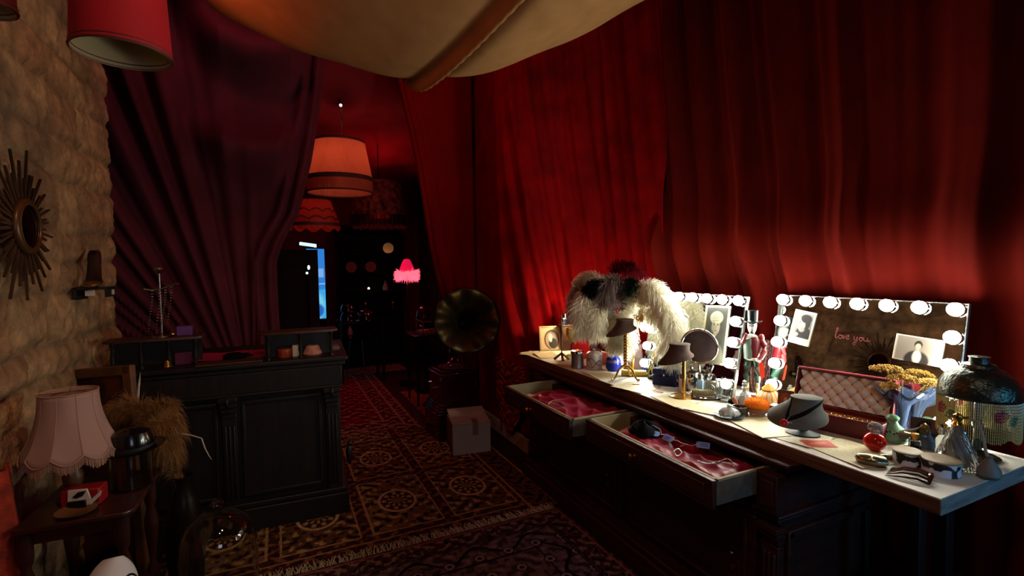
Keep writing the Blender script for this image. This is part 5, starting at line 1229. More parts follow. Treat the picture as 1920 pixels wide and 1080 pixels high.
obj('hanging_ring', MB().torus((0, 0, 0), .016, .004, 20, 6, M=Matrix.Translation((-.075, .02, .22)) @ Matrix.Rotation(PI/2, 4, 'Y')), m_black, rm)
obj('stand', MB().tube([(.025, .02, .15), (.03, .03, .03)], .006, 8).lathe([(.001, 0), (.045, 0), (.045, .006), (.01, .016), (.001, .03)], 24, c=(.03, .03, 0)), m_steel, rm)
cp = on('powder_compact', 'square pewter compact with an embossed circle standing open before the first mirror', 'compact', 2.03, 1.885, facing(2.03, 1.885)-.1)
obj('case', MB().box(0, 0, .04, .075, .016, .075), m_pew, cp, bevel=.008); obj('embossed_ring', MB().torus((0, 0, 0), .018, .0025, 28, 6, M=Matrix.Translation((0, -.009, .038)) @ Matrix.Rotation(PI/2, 4, 'X')).torus((0, 0, 0), .009, .002, 20, 6, M=Matrix.Translation((0, -.009, .038)) @ Matrix.Rotation(PI/2, 4, 'X')), m_pew, cp)
tr = on('silver_tray', 'oval silver tray holding a bristle brush before the first mirror', 'tray', 1.95, 1.865, facing(1.95, 1.865))
obj('tray_dish', MB().lathe([(.001, .002), (.07, .002), (.085, .008), (.09, .012), (.088, .014), (.07, .006), (.001, .005)], 48, mod=lambda a, r, z, j: (r, z), M=Matrix.Diagonal((1, .55, 1, 1))), m_steel, tr)
hb_ = on('hair_brush', 'wooden brush with pale bristles turned up on the oval silver tray', 'brush', 1.945, 1.86, facing(1.945, 1.86)-.12, z=T+.008)
obj('brush_back', MB().loft([ell(0, 0, z, rx, ry, 30, p=2.6) for z, rx, ry in ((0, .055, .016), (.006, .06, .019), (.012, .058, .018))]), m_steel, hb_)
q = MB(); r_ = random.Random(1)
for i in range(34):
    for j in range(9):
        x = -.052+.104*i/33; y = -.013+.026*j/8
        if (x/.056)**2+(y/.016)**2 < 1: q.tube([(x, y, .011), (x*1.04+r_.uniform(-.001, .001), y*1.15, .036)], .0011, 4)
obj('bristles', q, mat('bristle', '#a8a078', r=.8), hb_)
gt = on('glass_tumbler', 'clear glass tumbler by the right bottom bulb of the first mirror', 'glass', 2.02, 1.80)
obj('tumbler', MB().lathe([(.001, 0), (.03, 0), (.034, .10), (.032, .10), (.028, .008), (.001, .008)], 30, caps=False), m_glass, gt)

# ---- figurine in a top hat
sd = on('figurine', 'painted figurine in a black top hat, red coat and green breeches between the mirrors', 'figurine', 2.165, 1.745)
sd.scale = (.78, .88, 1)
m_grn = mat('bottle_green_satin', '#1f3a30', r=.35, c2='#183026', ns=9); m_coat = mat('wine_coat', '#6a141c', r=.35, c2='#4c0c14', ns=14); m_wht = mat('white_enamel', '#d8d4c8', r=.35)
obj('hat', MB().lathe([(.055, .388), (.056, .391), (.036, .395), (.031, .40), (.033, .445), (.035, .45), (.001, .451)], 30, mod=lambda a, r, z, j: (r, z+(.008*math.cos(a)**2 if j < 2 else 0))), mat('top_hat_silk', '#1a1f1e', r=.3), sd)
hd_ = obj('head', MB().loft([ell(-.003, 0, z, rx, ry, 22) for z, rx, ry in ((.325, .012, .012), (.335, .016, .018), (.35, .024, .026), (.368, .028, .029), (.385, .028, .029), (.396, .024, .025))]).ball((-.012, -.03, .362), .006, 10, 6, sc_=(1, 1.6, 1)), m_wht, sd)
fc = MB()
for s in (-1, 1): fc.ball((-.006+s*.011, -.028, .374), .0042, 8, 5); fc.tube([(-.006+s*.004, -.031, .383), (-.006+s*.017, -.027, .385)], .002, 5)
fc.tube([(-.016, -.028, .350), (-.006, -.031, .347), (.004, -.029, .350)], .002, 5).ball((-.004, -.022, .338), .011, 10, 6)
obj('painted_face', fc, m_bp, hd_)
obj('torso', MB().loft([ell(0, 0, z, rx, ry, 24) for z, rx, ry in ((.20, .040, .030), (.225, .043, .032), (.265, .05, .036), (.30, .052, .034), (.318, .036, .026), (.33, .014, .014))]), m_coat, sd)
obj('waistcoat', MB().loft([ell(-.022, -.012, z, rx, .026, 20) for z, rx in ((.205, .030), (.25, .034), (.295, .032), (.31, .018))]), mat('grey_green_waistcoat', '#56685c', r=.5), sd)
obj('collar', MB().tube([(-.05, -.015, .30), (-.03, -.035, .318), (-.008, -.032, .325), (.02, -.028, .322)], [.010, .012, .010, .005], 8), m_wht, sd)
obj('arm', MB().tube([(.045, 0, .308), (.068, -.005, .275), (.070, -.01, .245), (.050, -.03, .215), (.035, -.036, .207)], [.017, .018, .016, .013, .010], 12).ball((.052, -.002, .314), .018), mat('rose_satin', '#a04a48', r=.3, c2='#7a2024', ns=20), sd)
obj('arm', MB().tube([(-.048, 0, .305), (-.062, -.01, .28), (-.055, -.03, .29), (-.035, -.045, .335)], [.016, .014, .012, .008], 12), m_coat, sd)
obj('hand', MB().ball((.030, -.038, .205), .010, sc_=(1.2, .8, 1)), m_wht, sd)
obj('sash', MB().torus((0, 0, .205), .039, .007, 26, 8, sy=.78), m_wht, sd)
for s, x in ((-1, -.026), (1, .028)):
    obj('leg', MB().tube([(x*.75, 0, .205), (x*1.1, -.004, .165), (x*1.2, -.004, .12), (x*1.15, 0, .085)], [.024, .027, .023, .016], 14), m_grn, sd)
    obj('stocking', MB().tube([(x*1.15, 0, .09), (x*1.12, .002, .055), (x*1.1, 0, .014)], [.013, .014, .008], 12), mat('cream_stocking', '#c9c48a', r=.6), sd)
    obj('shoe', MB().ball((x*1.15-.006, -.014, .010), .013, sc_=(.8, 1.7, .75)), m_bp, sd)
obj('plinth', MB().lathe([(.001, -.0), (.06, 0), (.06, .004), (.001, .004)], 30), m_black, sd)
tag_ = obj('paper_tag', MB().prism([(-.014, -.07), (.014, -.07), (.014, .0), (0, .012), (-.014, 0)], 0, .0015, M=Matrix.Translation((.052, -.046, .188)) @ Matrix.Rotation(-.12, 4, 'Y') @ Matrix.Rotation(PI/2, 4, 'X')), mat('neon_orange_card', '#e8391a', r=.6), sd, smooth=False); tag_['label'] = 'bright orange paper tag'
def harl(U, V):
    k = canvas('#17100f'); k.start(U, V); a = np.abs(np.mod(U*7+V*13, 1)-.5); b = np.abs(np.mod(U*7-V*13, 1)-.5); k.put(((a < .27) & (b < .27))*1., '#6e2018'); return k.out()
fn_ = thing('harlequin_fan', 'red and black diamond-patterned fan leaning behind the figurine', 'fan', (2.285, 1.80, T+.001), 0, rot=(-.06, .12, facing(2.285, 1.80)))
painted('fan_leaf', .17, .285, 100, 190, harl, m_print, fn_, thick=.004, bend=lambda P, U, V: np.stack([P[..., 0]*(.35+.9*V**.7)*np.sqrt(np.clip(1.02-np.clip((V-.72)/.28, 0, 1)**2*.55, 0, 1)), .01*np.cos(U*40)*.3, P[..., 2]], -1))
obj('fan_ribs', MB().tube([(0, .006, 0), (0, .008, .26)], .003, 6).tube([(-.02, .006, 0), (-.06, .008, .22)], .0025, 6).tube([(.02, .006, 0), (.06, .008, .22)], .0025, 6), m_bp, fn_)
# ---- middle
cb_ = on('crystal_bottle', 'white crystal perfume bottle with a twisted stopper at the feet of the figurine', 'bottle', 2.055, 1.70)
m_cry = mat('milky_crystal', '#dde4e0', r=.1, tr=.5, bump=.6, bs=90)
obj('bottle_body', MB().lathe([(.001, 0), (.032, 0), (.036, .012), (.034, .03), (.022, .052), (.010, .064), (.010, .07)], 24, mod=lambda a, r, z, j: (r*(1+.05*math.cos(8*a)), z)), m_cry, cb_)
obj('stopper', MB().lathe([(.012, .07), (.014, .078), (.008, .086), (.012, .096), (.006, .104), (.009, .110), (.001, .116)], 16, mod=lambda a, r, z, j: (r*(1+.15*math.cos(4*a+j)), z)), m_cry, cb_)
cd_ = on('crystal_dish', 'cut crystal powder dish on a glass saucer, at the worktop front edge', 'dish', 1.81, 1.575)
obj('saucer', MB().lathe([(.001, .002), (.04, .002), (.062, .010), (.064, .013), (.04, .006), (.001, .006)], 40), mat('grey_glass', '#8f9a9a', r=.08, tr=.6), cd_)
obj('dish_lid', MB().lathe([(.001, .012), (.042, .012), (.044, .02), (.034, .036), (.016, .044), (.008, .048), (.012, .056), (.001, .062)], 24, mod=lambda a, r, z, j: (r*(1+.07*math.cos(12*a)), z)), m_cry, cd_)
bd = on('brush_pot', 'small dark round pot with a salmon make-up brush leaning in it', 'pot', 1.875, 1.575)
obj('pot', MB().lathe([(.001, 0), (.032, 0), (.034, .006), (.034, .042), (.030, .042), (.030, .012), (.001, .012)], 30, caps=False), mat('brown_glaze', '#4a3c34', r=.3), bd)
obj('brush_handle', MB().tube([(.01, 0, .014), (-.012, -.01, .055)], .0045, 8), m_black, bd); obj('brush_hair', MB().tube([(-.012, -.01, .052), (-.020, -.014, .07), (-.028, -.018, .086)], [.006, .011, .003], 10), mat('salmon_hair', '#d07a58', r=.8), bd)
tag(obj('beauty_blot', MB().ball((0, 0, .018), .026, sc_=(1, 1, .7)), m_blackc, loc=(1.975, 1.695, T)), 'black velvet puff left of the white crystal bottle', 'puff')
tag(obj('glass_block', MB().prism([(-.03, -.018), (.03, -.018), (.03, .018), (-.03, .018)], 0, .01), m_cry, loc=(2.0, 1.755, T), rot=(0, 0, -1.0), bevel=.002), 'clear slab of cut glass below the lowest right bulb of the first mirror', 'glass')
pf = on('powder_puff', 'fluffy bright orange powder puff in a pink glass bowl, centre of the worktop', 'powder puff', 1.95, 1.545)
obj('bowl', MB().lathe([(.001, 0), (.03, 0), (.032, .006), (.05, .022), (.056, .034), (.053, .034), (.046, .022), (.001, .012)], 36, caps=False), mat('pink_glass', '#d8a894', r=.12, tr=.5), pf)
q = MB(); r_ = random.Random(6)
q.ball((0, 0, .045), .050, 18, 12, sc_=(1, 1, .62))
for k in range(7000):
    v = Vector((r_.gauss(0, 1), r_.gauss(0, 1), r_.gauss(0, 1)+.15)).normalized(); p = Vector((0, 0, .045))+Vector((v.x*.049, v.y*.049, v.z*.030)); e = Vector((r_.gauss(0, 1), r_.gauss(0, 1), r_.gauss(0, 1)))
    s_ = e.normalized()*.0006; tip = p+v*.008*r_.uniform(.4, 1.2)+e*.0035
    q.add([tuple(p-s_), tuple(p+s_), tuple(tip)], [(0, 1, 2)])
obj('fluff', q, mat('orange_down', '#ff9c1c', r=.9, sheen=.4, sheenc='#ffc060'), pf)
pg_ = on('striped_dome_box', 'orange and cream striped dome-shaped trinket box with a pointed lid', 'trinket box', 2.13, 1.625)
def stripe(U, V):
    k = canvas('#dfd3a8'); k.start(U, V); a = np.mod(U*14, 1); k.put((a < .34)*1., '#d98a2c'); k.put((np.abs(a-.67) < .05)*1., '#8f9a70'); k.put((V > .86)*1., '#e0a040'); k.put((V < .08)*1., '#d98a2c'); return k.out()
painted('dome', 1, 1, 168, 30, stripe, m_print, pg_, bend=lambda P, U, V: np.stack([.058*np.cos(V*PI*.47)**.8*np.cos(2*PI*U), .058*np.cos(V*PI*.47)**.8*np.sin(2*PI*U), .012+.062*np.sin(V*PI*.5)], -1))
obj('base_rim', MB().lathe([(.001, 0), (.055, 0), (.060, .006), (.059, .013), (.001, .013)], 40), mat('amber_rim', '#d08a30', r=.4), pg_)
obj('pointed_lid', MB().lathe([(.001, .072), (.034, .074), (.036, .078), (.014, .098), (.001, .108)], 5), mat('amber_lid', '#dca04a', r=.35), pg_)
tag(obj('amber_shell', MB().lathe([(.001, 0), (.022, 0), (.026, .016), (.014, .034), (.006, .04), (.010, .05), (.001, .056)], 18, mod=lambda a, r, z, j: (r*(1+.08*math.cos(7*a)), z)), mat('amber_lid', '#dca04a'), loc=(2.16, 1.535, T)), 'small amber shell ornament right of the striped dome box', 'ornament')
tag(obj('maroon_box', MB().box(0, 0, .025, .085, .05, .05), mat('maroon_leather', '#4a1420', r=.4), loc=(2.015, 1.475, T), rot=(0, 0, -1.25), bevel=.004), 'small maroon leather box behind the orange powder puff', 'box')

# ---- jewellery box
jb = thing('jewellery_box', 'open red jewellery box with a cream button-tufted lid lining', 'jewellery box', (2.065, 1.27, T), math.radians(-78))
m_rj = mat('wine_leather', '#6e1420', r=.4, c2='#5a0f1a', ns=10, bump=.1, bs=90); L2, D2, H2 = .36, .125, .072
q = MB()
for cx, cy, sx, sy in ((0, -D2/2, L2, .010), (0, D2/2, L2, .010), (-L2/2, 0, .010, D2), (L2/2, 0, .010, D2)): q.box(cx, cy, H2/2, sx+.0, sy+.0, H2)
q.box(0, 0, .004, L2, D2, .008)
obj('box_base', q, m_rj, jb, bevel=.003)
obj('inner_tray', MB().box(0, 0, .052, L2-.012, D2-.012, .006), mat('copper_tray', '#a85a34', r=.3, m=.4), jb)
jw = MB()
for k in range(16): jw.torus((-.10+.016*k, -.01+.02*math.sin(k*2.3), .060), .009, .002, 12, 5)
obj('gold_chain', jw, m_gold, jb)
lid = obj('lid', MB().box(0, .030, .075, L2+.006, .012, .15).box(0, .012, .150, L2+.006, .045, .010).box(-L2/2-.0, .012, .075, .010, .045, .15).box(L2/2+.0, .012, .075, .010, .045, .15), m_rj, jb, bevel=.004, loc=(0, D2/2-.004, H2-.002), rot=(-.33, 0, 0))
def tuft(u, v):
    x = -L2/2+.010+(L2-.02)*u; z = .008+.136*v; a = u*7.0; b = v*2.6
    d = abs(math.sin(PI*(a+b)))*abs(math.sin(PI*(a-b)))
    return (x,   .026-.028*d**.6, z)
obj('tufted_lining', MB().grid(tuft, 112, 44), mat('cream_velvet', '#fff6ea', r=.85, spec=.1, c2='#f4e8da', ns=9), lid, angle=180)
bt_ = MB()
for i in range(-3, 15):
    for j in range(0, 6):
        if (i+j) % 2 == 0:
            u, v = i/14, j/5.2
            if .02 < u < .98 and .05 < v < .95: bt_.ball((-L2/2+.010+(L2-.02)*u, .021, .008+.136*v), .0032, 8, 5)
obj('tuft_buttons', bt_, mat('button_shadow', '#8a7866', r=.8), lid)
obj('piping', MB().tube([(-L2/2, -.008, .152), (L2/2, -.008, .152)], .005, 8), mat('pink_piping', '#9c3240', r=.5), lid)

# ---- right end
bv = on('fluted_vase', 'blue glass vase with a wide fluted rim holding dried yellow flowers', 'vase', 2.215, 1.10)
m_blu = mat('pale_blue_glass', '#9dbcf8', r=.05, tr=.9, ior=1.2)
obj('vase_body', MB().lathe([(.001, 0), (.03, 0), (.032, .006), (.016, .016), (.017, .05), (.024, .10), (.030, .125), (.055, .15), (.085, .172), (.092, .185), (.088, .184), (.052, .155), (.026, .125), (.02, .10), (.012, .05), (.001, .03)], 72, caps=False, mod=lambda a, r, z, j: (r*(1+(.10*math.sin(6*a) if 7 <= j <= 11 else 0)), z+(.016*math.sin(6*a) if 8 <= j <= 10 else 0))), m_blu, bv)
m_yar = mat('yarrow_gold', '#c9a24a', r=.9, c2='#a88038', ns=60)
r_ = random.Random(14)
for k, (dx, dy, z, r, nb, lb) in enumerate(((-.05, -.03, .262, .055, 130, 'widest dried yellow yarrow head, highest and leftmost in the blue vase'), (.0, -.05, .235, .05, 110, 'dried yellow yarrow head in the middle of the blue vase'), (-.035, -.075, .205, .032, 70, 'lowest dried yellow yarrow head, drooping over the front of the blue vase'), (.075, -.02, .222, .036, 70, 'small dried yellow yarrow head at the right side of the blue vase'))):
    y = thing('dried_yarrow', lb, 'dried flower', (2.215, 1.10, T), facing(2.215, 1.10), 'dried yarrow in the blue vase')
    h = MB()
    for i in range(int(nb*2.3)):
        a = r_.uniform(0, 2*PI); q_ = math.sqrt(r_.random())*r; h.ball((dx+q_*math.cos(a), dy+q_*math.sin(a)*.8, z+.012*(1-(q_/r)**2)+r_.uniform(-.006, .006)), r_.uniform(.0026, .0048), 6, 4)
    obj('flower_head', h, m_yar, y)
    obj('stem', MB().tube([(.0, 0, .03), (dx*.3, dy*.3, .15), (dx, dy, z)], .0022, 6), mat('dry_stem', '#a89468', r=.8), y)
gj = on('green_flask', 'squat pale green glass flask with a leafy painted band', 'flask', 2.125, 1.085)
m_jade = mat('jade_glass', '#8fbf96', r=.2, tr=.25)
obj('flask_body', MB().lathe([(.001, 0), (.045, 0), (.052, .012), (.05, .03), (.036, .05), (.022, .062), (.016, .072), (.016, .08)], 36), m_jade, gj)
obj('flask_stopper', MB().lathe([(.016, .076), (.022, .084), (.022, .09), (.014, .098), (.001, .10)], 28), m_jade, gj)
q = MB()
for k in range(26): q.ball((.0445*math.cos(k*2*PI/26), .0445*math.sin(k*2*PI/26), .041+.004*math.sin(k*2.1)), .0042, 6, 4)
obj('leaf_band', q, mat('dark_leaf', '#1f2a1c', r=.6), gj)
rp = on('red_perfume', 'round ruby red perfume bottle with a faceted crystal stopper', 'perfume bottle', 1.945, 1.05)
obj('bottle_body', MB().ball((0, 0, .036), .036, 30, 20, sc_=(1, 1, .95)), mat('ruby_glass', '#e0200e', r=.06, tr=.5, ior=1.35), rp)
obj('stopper', MB().lathe([(.014, .066), (.016, .072), (.022, .078), (.024, .088), (.020, .10), (.010, .106), (.001, .107)], 10), mat('cut_crystal', '#f2f2ea', r=.02, tr=.85), rp, angle=10)
pw = on('pewter_box', 'oval pewter trinket box at the front edge below the ruby perfume bottle', 'trinket box', 1.81, .985)
obj('box_body', MB().loft([ell(0, 0, z, rx, ry, 40) for z, rx, ry in ((0, .032, .022), (.006, .044, .03), (.016, .048, .033), (.022, .046, .032), (.032, .036, .025), (.036, .014, .01))]), mat('old_pewter', '#8a8468', r=.28, m=.95), pw)
obj('seam', MB().torus((0, 0, .018), .0485, .0015, 44, 6, sy=.69), m_pew, pw)
tag(obj('pewter_clip', MB().tube([(-.045, 0, .008), (0, 0, .013), (.045, 0, .010)], [.006, .011, .006], 10), mat('old_pewter', '#8a8468'), loc=(1.885, .985, T), rot=(0, 0, -.5)), 'slim pewter hair clip right of the oval pewter box', 'hair clip')
az = on('bulb_atomizer', 'blue-grey perfume atomizer with a brown squeeze bulb beside the green flask', 'atomizer', 2.13, .995)
obj('bottle_body', MB().loft([ell(.012, 0, z, r, r*.7, 24, p=3) for z, r in ((0, .03), (.03, .03), (.05, .022), (.058, .008))]), mat('slate_blue_glass', '#56687a', r=.12, tr=.2), az)
obj('spray_head', MB().lathe([(.010, .056), (.012, .07), (.016, .074), (.012, .086), (.001, .094)], 14, c=(.012, 0, 0)), mat('olive_metal', '#6a5a34', r=.3, m=.8), az)
obj('squeeze_bulb', MB().tube([(.0, -.005, .078), (-.012, -.015, .070), (-.03, -.025, .058), (-.05, -.03, .044), (-.062, -.032, .036)], [.003, .004, .013, .018, .008], 14), mat('brown_rubber', '#5c5040', r=.6), az)
for x, y, w, h, lb in ((2.105, .915, .046, .085, 'tall ribbed clear perfume bottle with a black and silver cap, under the beaded lamp'), (2.03, .965, .034, .058, 'small square clear perfume bottle with a brass spray head')):
    p = on('perfume_bottle', lb, 'perfume bottle', x, y)
    if w > .04:
        obj('bottle_body', MB().loft([ell(0, 0, z, r, r, 32, p=3) for z, r in ((0, .022), (.06, .023), (.072, .018), (.08, .010))]), m_glass, p); obj('collar', MB().lathe([(.015, .08), (.017, .084), (.017, .106), (.015, .108), (.001, .108)], 20), m_steel, p); obj('cap', MB().lathe([(.010, .108), (.011, .115), (.001, .122)], 16), m_bp, p)
    else:
        obj('bottle_body', MB().box(0, 0, .028, .036, .03, .056), m_glass, p, bevel=.004); obj('liquid', MB().box(0, 0, .02, .026, .02, .028), mat('brown_scent', '#5a3a2c', r=.1), p)
        obj('spray_head', MB().lathe([(.008, .056), (.008, .066), (.012, .068), (.012, .078), (.001, .08)], 16).tube([(0, 0, .072), (-.03, -.01, .078)], .0035, 8), m_gold, p)
def cow(x, y, r, h, lb, seed):
    t = on('spotted_box', lb, 'trinket box', x, y, group='cow-spotted round boxes')
    def spots(U, V):
        k = canvas('#c9ccd2'); k.start(U, V); n_ = vnoise(U*15, V*2.2+.4, seed)*.8+.2*vnoise(U*40, V*6, seed); k.put((n_ > .52)*1., '#3a2a24'); k.put((n_ > .57)*1., '#141012'); return k.out()
    painted('box_wall', 1, 1, 120, 24, spots, m_print, t, bend=lambda P, U, V: np.stack([r*np.cos(2*PI*U), r*np.sin(2*PI*U), h*.92*V], -1))
    obj('lid', MB().lathe([(r, h*.90), (r*1.03, h*.92), (r*1.03, h), (r*.9, h+.003), (r*.4, h+.002), (.001, h+.002)], 44), mat('birch_lid', '#a08a68', r=.5, c2='#8c7654', ns=9, stretch=(1, 9, 1)), t)
    obj('box_floor', MB().lathe([(.001, 0), (r*.99, 0), (r*.99, .003), (.001, .003)], 40), m_wht, t)
cow(1.925, .935, .042, .045, 'smaller black and white spotted round box with a birch lid, left of the two', 3)
cow(1.935, .845, .050, .046, 'larger black and white spotted round box with a birch lid, nearest the worktop corner', 8)
hc = on('hair_comb', 'curved tortoiseshell hair comb lying at the near front corner of the worktop', 'comb', 1.805, .865, facing(1.805, .865)-.15)
m_tort = mat('tortoiseshell', '#5a2c16', r=.2, c2='#2a120a', ns=40, coat=.4)
obj('comb_spine', MB().tube([(.048, -.034+.012*k, .006+.018*math.sin(PI*k/6)) for k in range(7)], [.004, .006, .007, .0075, .007, .006, .004], 8), m_tort, hc)
for k in range(7):
    y = -.034+.012*k; z = .006+.018*math.sin(PI*k/6)
    obj('tooth', MB().tube([(.048, y, z), (.02, y*1.05, z+.008), (-.02, y*1.15, z+.004), (-.06, y*1.25, .003)], [.0042, .0038, .003, .0012], 8), m_tort, hc)
sw_ = on('swirl_atomizer', 'large swirled clear glass perfume atomizer with hose and pear-shaped grey bulb', 'atomizer', 2.03, .845)
def swirl(a, r, z, j): return r*(1+.075*math.sin(13*(a+z*10))), z
Pz = [(.048, 0), (.052, .006), (.052, .02), (.049, .04), (.044, .06), (.037, .08), (.030, .10), (.022, .12), (.014, .135), (.011, .142)]
Pz = [(float(np.interp(z, [p[1] for p in Pz], [p[0] for p in Pz])), z) for z in np.linspace(0, .142, 44).tolist()]
obj('bottle_body', MB().lathe(Pz, 156, mod=swirl), mat('swirl_glass', '#f6f8f2', r=.03, tr=.88, ior=1.5, coat=.6), sw_, angle=180)
obj('inner_well', MB().lathe([(.001, .014), (.034, .014), (.032, .04), (.02, .085), (.008, .12), (.001, .12)], 24), mat('pale_scent', '#c8c4a8', r=.2, tr=.6), sw_)
obj('brass_fitting', MB().lathe([(.013, .14), (.016, .146), (.010, .156), (.014, .166), (.012, .178), (.001, .184)], 18).tube([(0, 0, .168), (-.024, -.006, .174)], .005, 8).tube([(0, 0, .168), (.028, -.002, .172)], .005, 8), m_gold, sw_)
obj('hose', MB().tube([(.026, -.002, .172), (.05, -.012, .165), (.062, -.03, .13), (.068, -.045, .09), (.075, -.052, .062)], .0042, 10), mat('grey_rubber', '#8a8678', r=.6), sw_)
obj('squeeze_bulb', MB().lathe([(.001, .0), (.022, .002), (.031, .014), (.029, .03), (.018, .05), (.009, .062), (.008, .068), (.010, .072), (.001, .074)], 26, c=(.078, -.052, 0)), mat('grey_bulb', '#6f716a', r=.55), sw_)
# ---- beaded lamp
bl = on('beaded_lamp', 'table lamp with dark metal dome and long beaded floral fringe at the right end', 'lamp', 2.19, .855)
m_dome = mat('oxidised_dome', '#39403c', r=.28, m=.75, c2='#4c4a38', ns=30, bump=.5, bs=60)
obj('dome_shade', MB().lathe([(.112, .218), (.113, .224), (.108, .26), (.092, .29), (.065, .312), (.04, .322), (.036, .326)], 64, caps=False), m_dome, bl, solid=.003, angle=60)
obj('finial', MB().lathe([(.05, .320), (.045, .330), (.028, .334), (.026, .352), (.03, .356), (.001, .36)], 30), m_dome, bl)
fm_ = MB(); fg = MB(); fk = MB(); r_ = random.Random(31); nb = 128
for k in range(nb):
    a = 2*PI*k/nb; x, y = .110*math.cos(a), .110*math.sin(a); l = .118+.018*abs(math.sin(4*a))+r_.uniform(-.002, .002); n = 26; runs = []
    for i in range(n):
        aa = (a*2/PI+.15) % 1-.5; zz = i/n
        rose = (aa/.13)**2+((zz-.30)/.15)**2 < 1; leaf = abs(aa-.22+.3*(zz-.42)) < .07 and abs(zz-.42) < .12
        tgt = fk if rose else fg if leaf else fm_
        if runs and runs[-1][0] is tgt: runs[-1][2] = i+1
        else: runs.append([tgt, i, i+1])
    for tgt, i0, i1 in runs:
        tgt.tube([(x, y, .217-l*q/n) for q in range(i0, i1+1)], [.0020 if q % 2 else .0012 for q in range(i0, i1+1)], 5)
obj('bead_fringe', fm_, mat('champagne_beads', '#b09a58', r=.2, coat=.4), bl, smooth=False); obj('rose_beads', fk, mat('rose_beads_red', '#8a2a30', r=.2, coat=.4), bl, smooth=False); obj('leaf_beads', fg, mat('green_beads', '#2e5a34', r=.2, coat=.4), bl, smooth=False)
for o in bl.children:
    if 'bead' in o.name: o['kind'] = 'stuff'
obj('stem', MB().lathe([(.001, 0), (.062, 0), (.064, .008), (.04, .018), (.014, .03), (.010, .10), (.016, .12), (.009, .14), (.009, .30)], 28), m_dome, bl)

# ---- ostrich plumes
PB = Vector((2.03, 2.68, T+.10))
jr = thing('plume_jar', 'white ceramic jar hidden among the feathers at the left of the first mirror', 'jar', (2.03, 2.68, T), 0)
obj('jar_body', MB().lathe([(.001, 0), (.045, 0), (.055, .03), (.05, .10), (.036, .14), (.042, .15), (.036, .15), (.03, .135), (.04, .09), (.001, .02)], 32, caps=False), mat('ivory_ceramic', '#cfc8bc'), jr)
def ostrich(px, col, label, n=900, l=.075, seed=1, c2=None):
    n = int(n*2.1); l *= 1.1
    P0 = [PB]+[at(*p) for p in px]; P = []
    for i in range(len(P0)-1):
        a, b, c, d = P0[max(i-1, 0)], P0[i], P0[i+1], P0[min(i+2, len(P0)-1)]
        for k in range(6):
            u = k/6; P.append(.5*((2*b)+(c-a)*u+(2*a-5*b+4*c-d)*u*u+(3*b-a-3*c+d)*u**3))
    P.append(P0[-1])
    t = thing('ostrich_plume', label, 'feather', tuple(PB), 0, 'ostrich plumes before the first mirror'); P = [p-PB for p in P]
    m = mat('plume_'+col[1:], col, r=.9, c2=c2 or col, ns=30, trl=.5, spec=.1)
    obj('quill', MB().tube(P, .0022, 6), m, t)
    q = MB(); r = random.Random(seed); N = len(P)-1
    for k in range(n):
        tt = .18+.82*r.random()**.8; s = tt*N; i = min(int(s), N-1); f = s-i; p = P[i].lerp(P[i+1], f); d = (P[i+1]-P[i]).normalized()
        o = Vector((r.gauss(0, 1), r.gauss(0, 1), r.gauss(0, 1))); o = (o-d*o.dot(d)); o.normalize()
        L = l*(.65+.5*r.random())*(.55+.45*math.sin(PI*min(1, (tt-.1)*1.0)))
        a = p; b = p+o*L*.45+d*L*.22; c = b+o*L*.35+d*L*.22+Vector((0, 0, -L*.18)); e = c+o*L*.08+d*L*.12+Vector((0, 0, -L*.38*r.random()))
        w = Vector((r.gauss(0, 1), r.gauss(0, 1), r.gauss(0, 1))).normalized()*.0009
        q.add([tuple(a-w), tuple(a+w), tuple(b-w*1.4), tuple(b+w*1.4), tuple(c-w*1.3), tuple(c+w*1.3), tuple(e)], [(0, 1, 3, 2), (2, 3, 5, 4), (4, 5, 6)])
    obj('barbs', q, m, t, angle=180)
W = '#f3ecd6'
ostrich([(1135, 590, 3.25), (1105, 545, 3.22), (1082, 555, 3.18), (1075, 600, 3.15)], '#8f8780', 'smoky grey ostrich plume, leftmost of the bunch', 1100, .075, 1)
ostrich([(1140, 580, 3.2), (1112, 548, 3.14), (1092, 570, 3.08), (1090, 605, 3.05), (1093, 622, 3.05)], W, 'white ostrich plume drooping lowest at the left, beside the red hand mirror', 1300, .08, 2)
ostrich([(1145, 600, 3.15), (1128, 575, 3.08), (1118, 600, 3.02), (1121, 630, 3.0)], W, 'white ostrich plume hanging behind the silver tin and powder jar', 1200, .075, 3)
ostrich([(1145, 560, 3.25), (1125, 524, 3.24), (1100, 520, 3.22), (1082, 532, 3.2)], '#ddd4c2', 'cream ostrich plume arching highest at the upper left', 900, .055, 4)
ostrich([(1148, 570, 3.1), (1132, 540, 3.08), (1115, 535, 3.06), (1102, 545, 3.03)], '#0d0d10', 'black ostrich plume near the top of the bunch', 1100, .058, 5)
ostrich([(1160, 570, 3.12), (1164, 540, 3.10), (1146, 532, 3.07), (1136, 550, 3.05), (1143, 568, 3.04)], '#8d7a74', 'mauve brown ostrich plume in the middle of the bunch', 1500, .085, 6)
ostrich([(1168, 580, 3.15), (1172, 540, 3.1), (1185, 530, 3.05), (1188, 545, 3.02)], '#0c4a34', 'dark green ostrich plume behind the mauve one', 1000, .05, 7)
ostrich([(1160, 560, 3.3), (1150, 515, 3.3), (1160, 498, 3.28), (1185, 500, 3.26)], '#5c0a14', 'dark red ostrich plume at the very top of the bunch', 800, .06, 8)
ostrich([(1165, 560, 3.25), (1172, 518, 3.25), (1190, 508, 3.22), (1205, 522, 3.2)], '#64101a', 'wine red ostrich plume right of the topmost one, over the green', 700, .055, 9)
ostrich([(1185, 585, 3.1), (1200, 548, 3.04), (1224, 542, 2.96), (1245, 568, 2.9), (1250, 608, 2.88)], W, 'big white ostrich plume curling over the left bulbs of the first mirror', 1500, .085, 10)
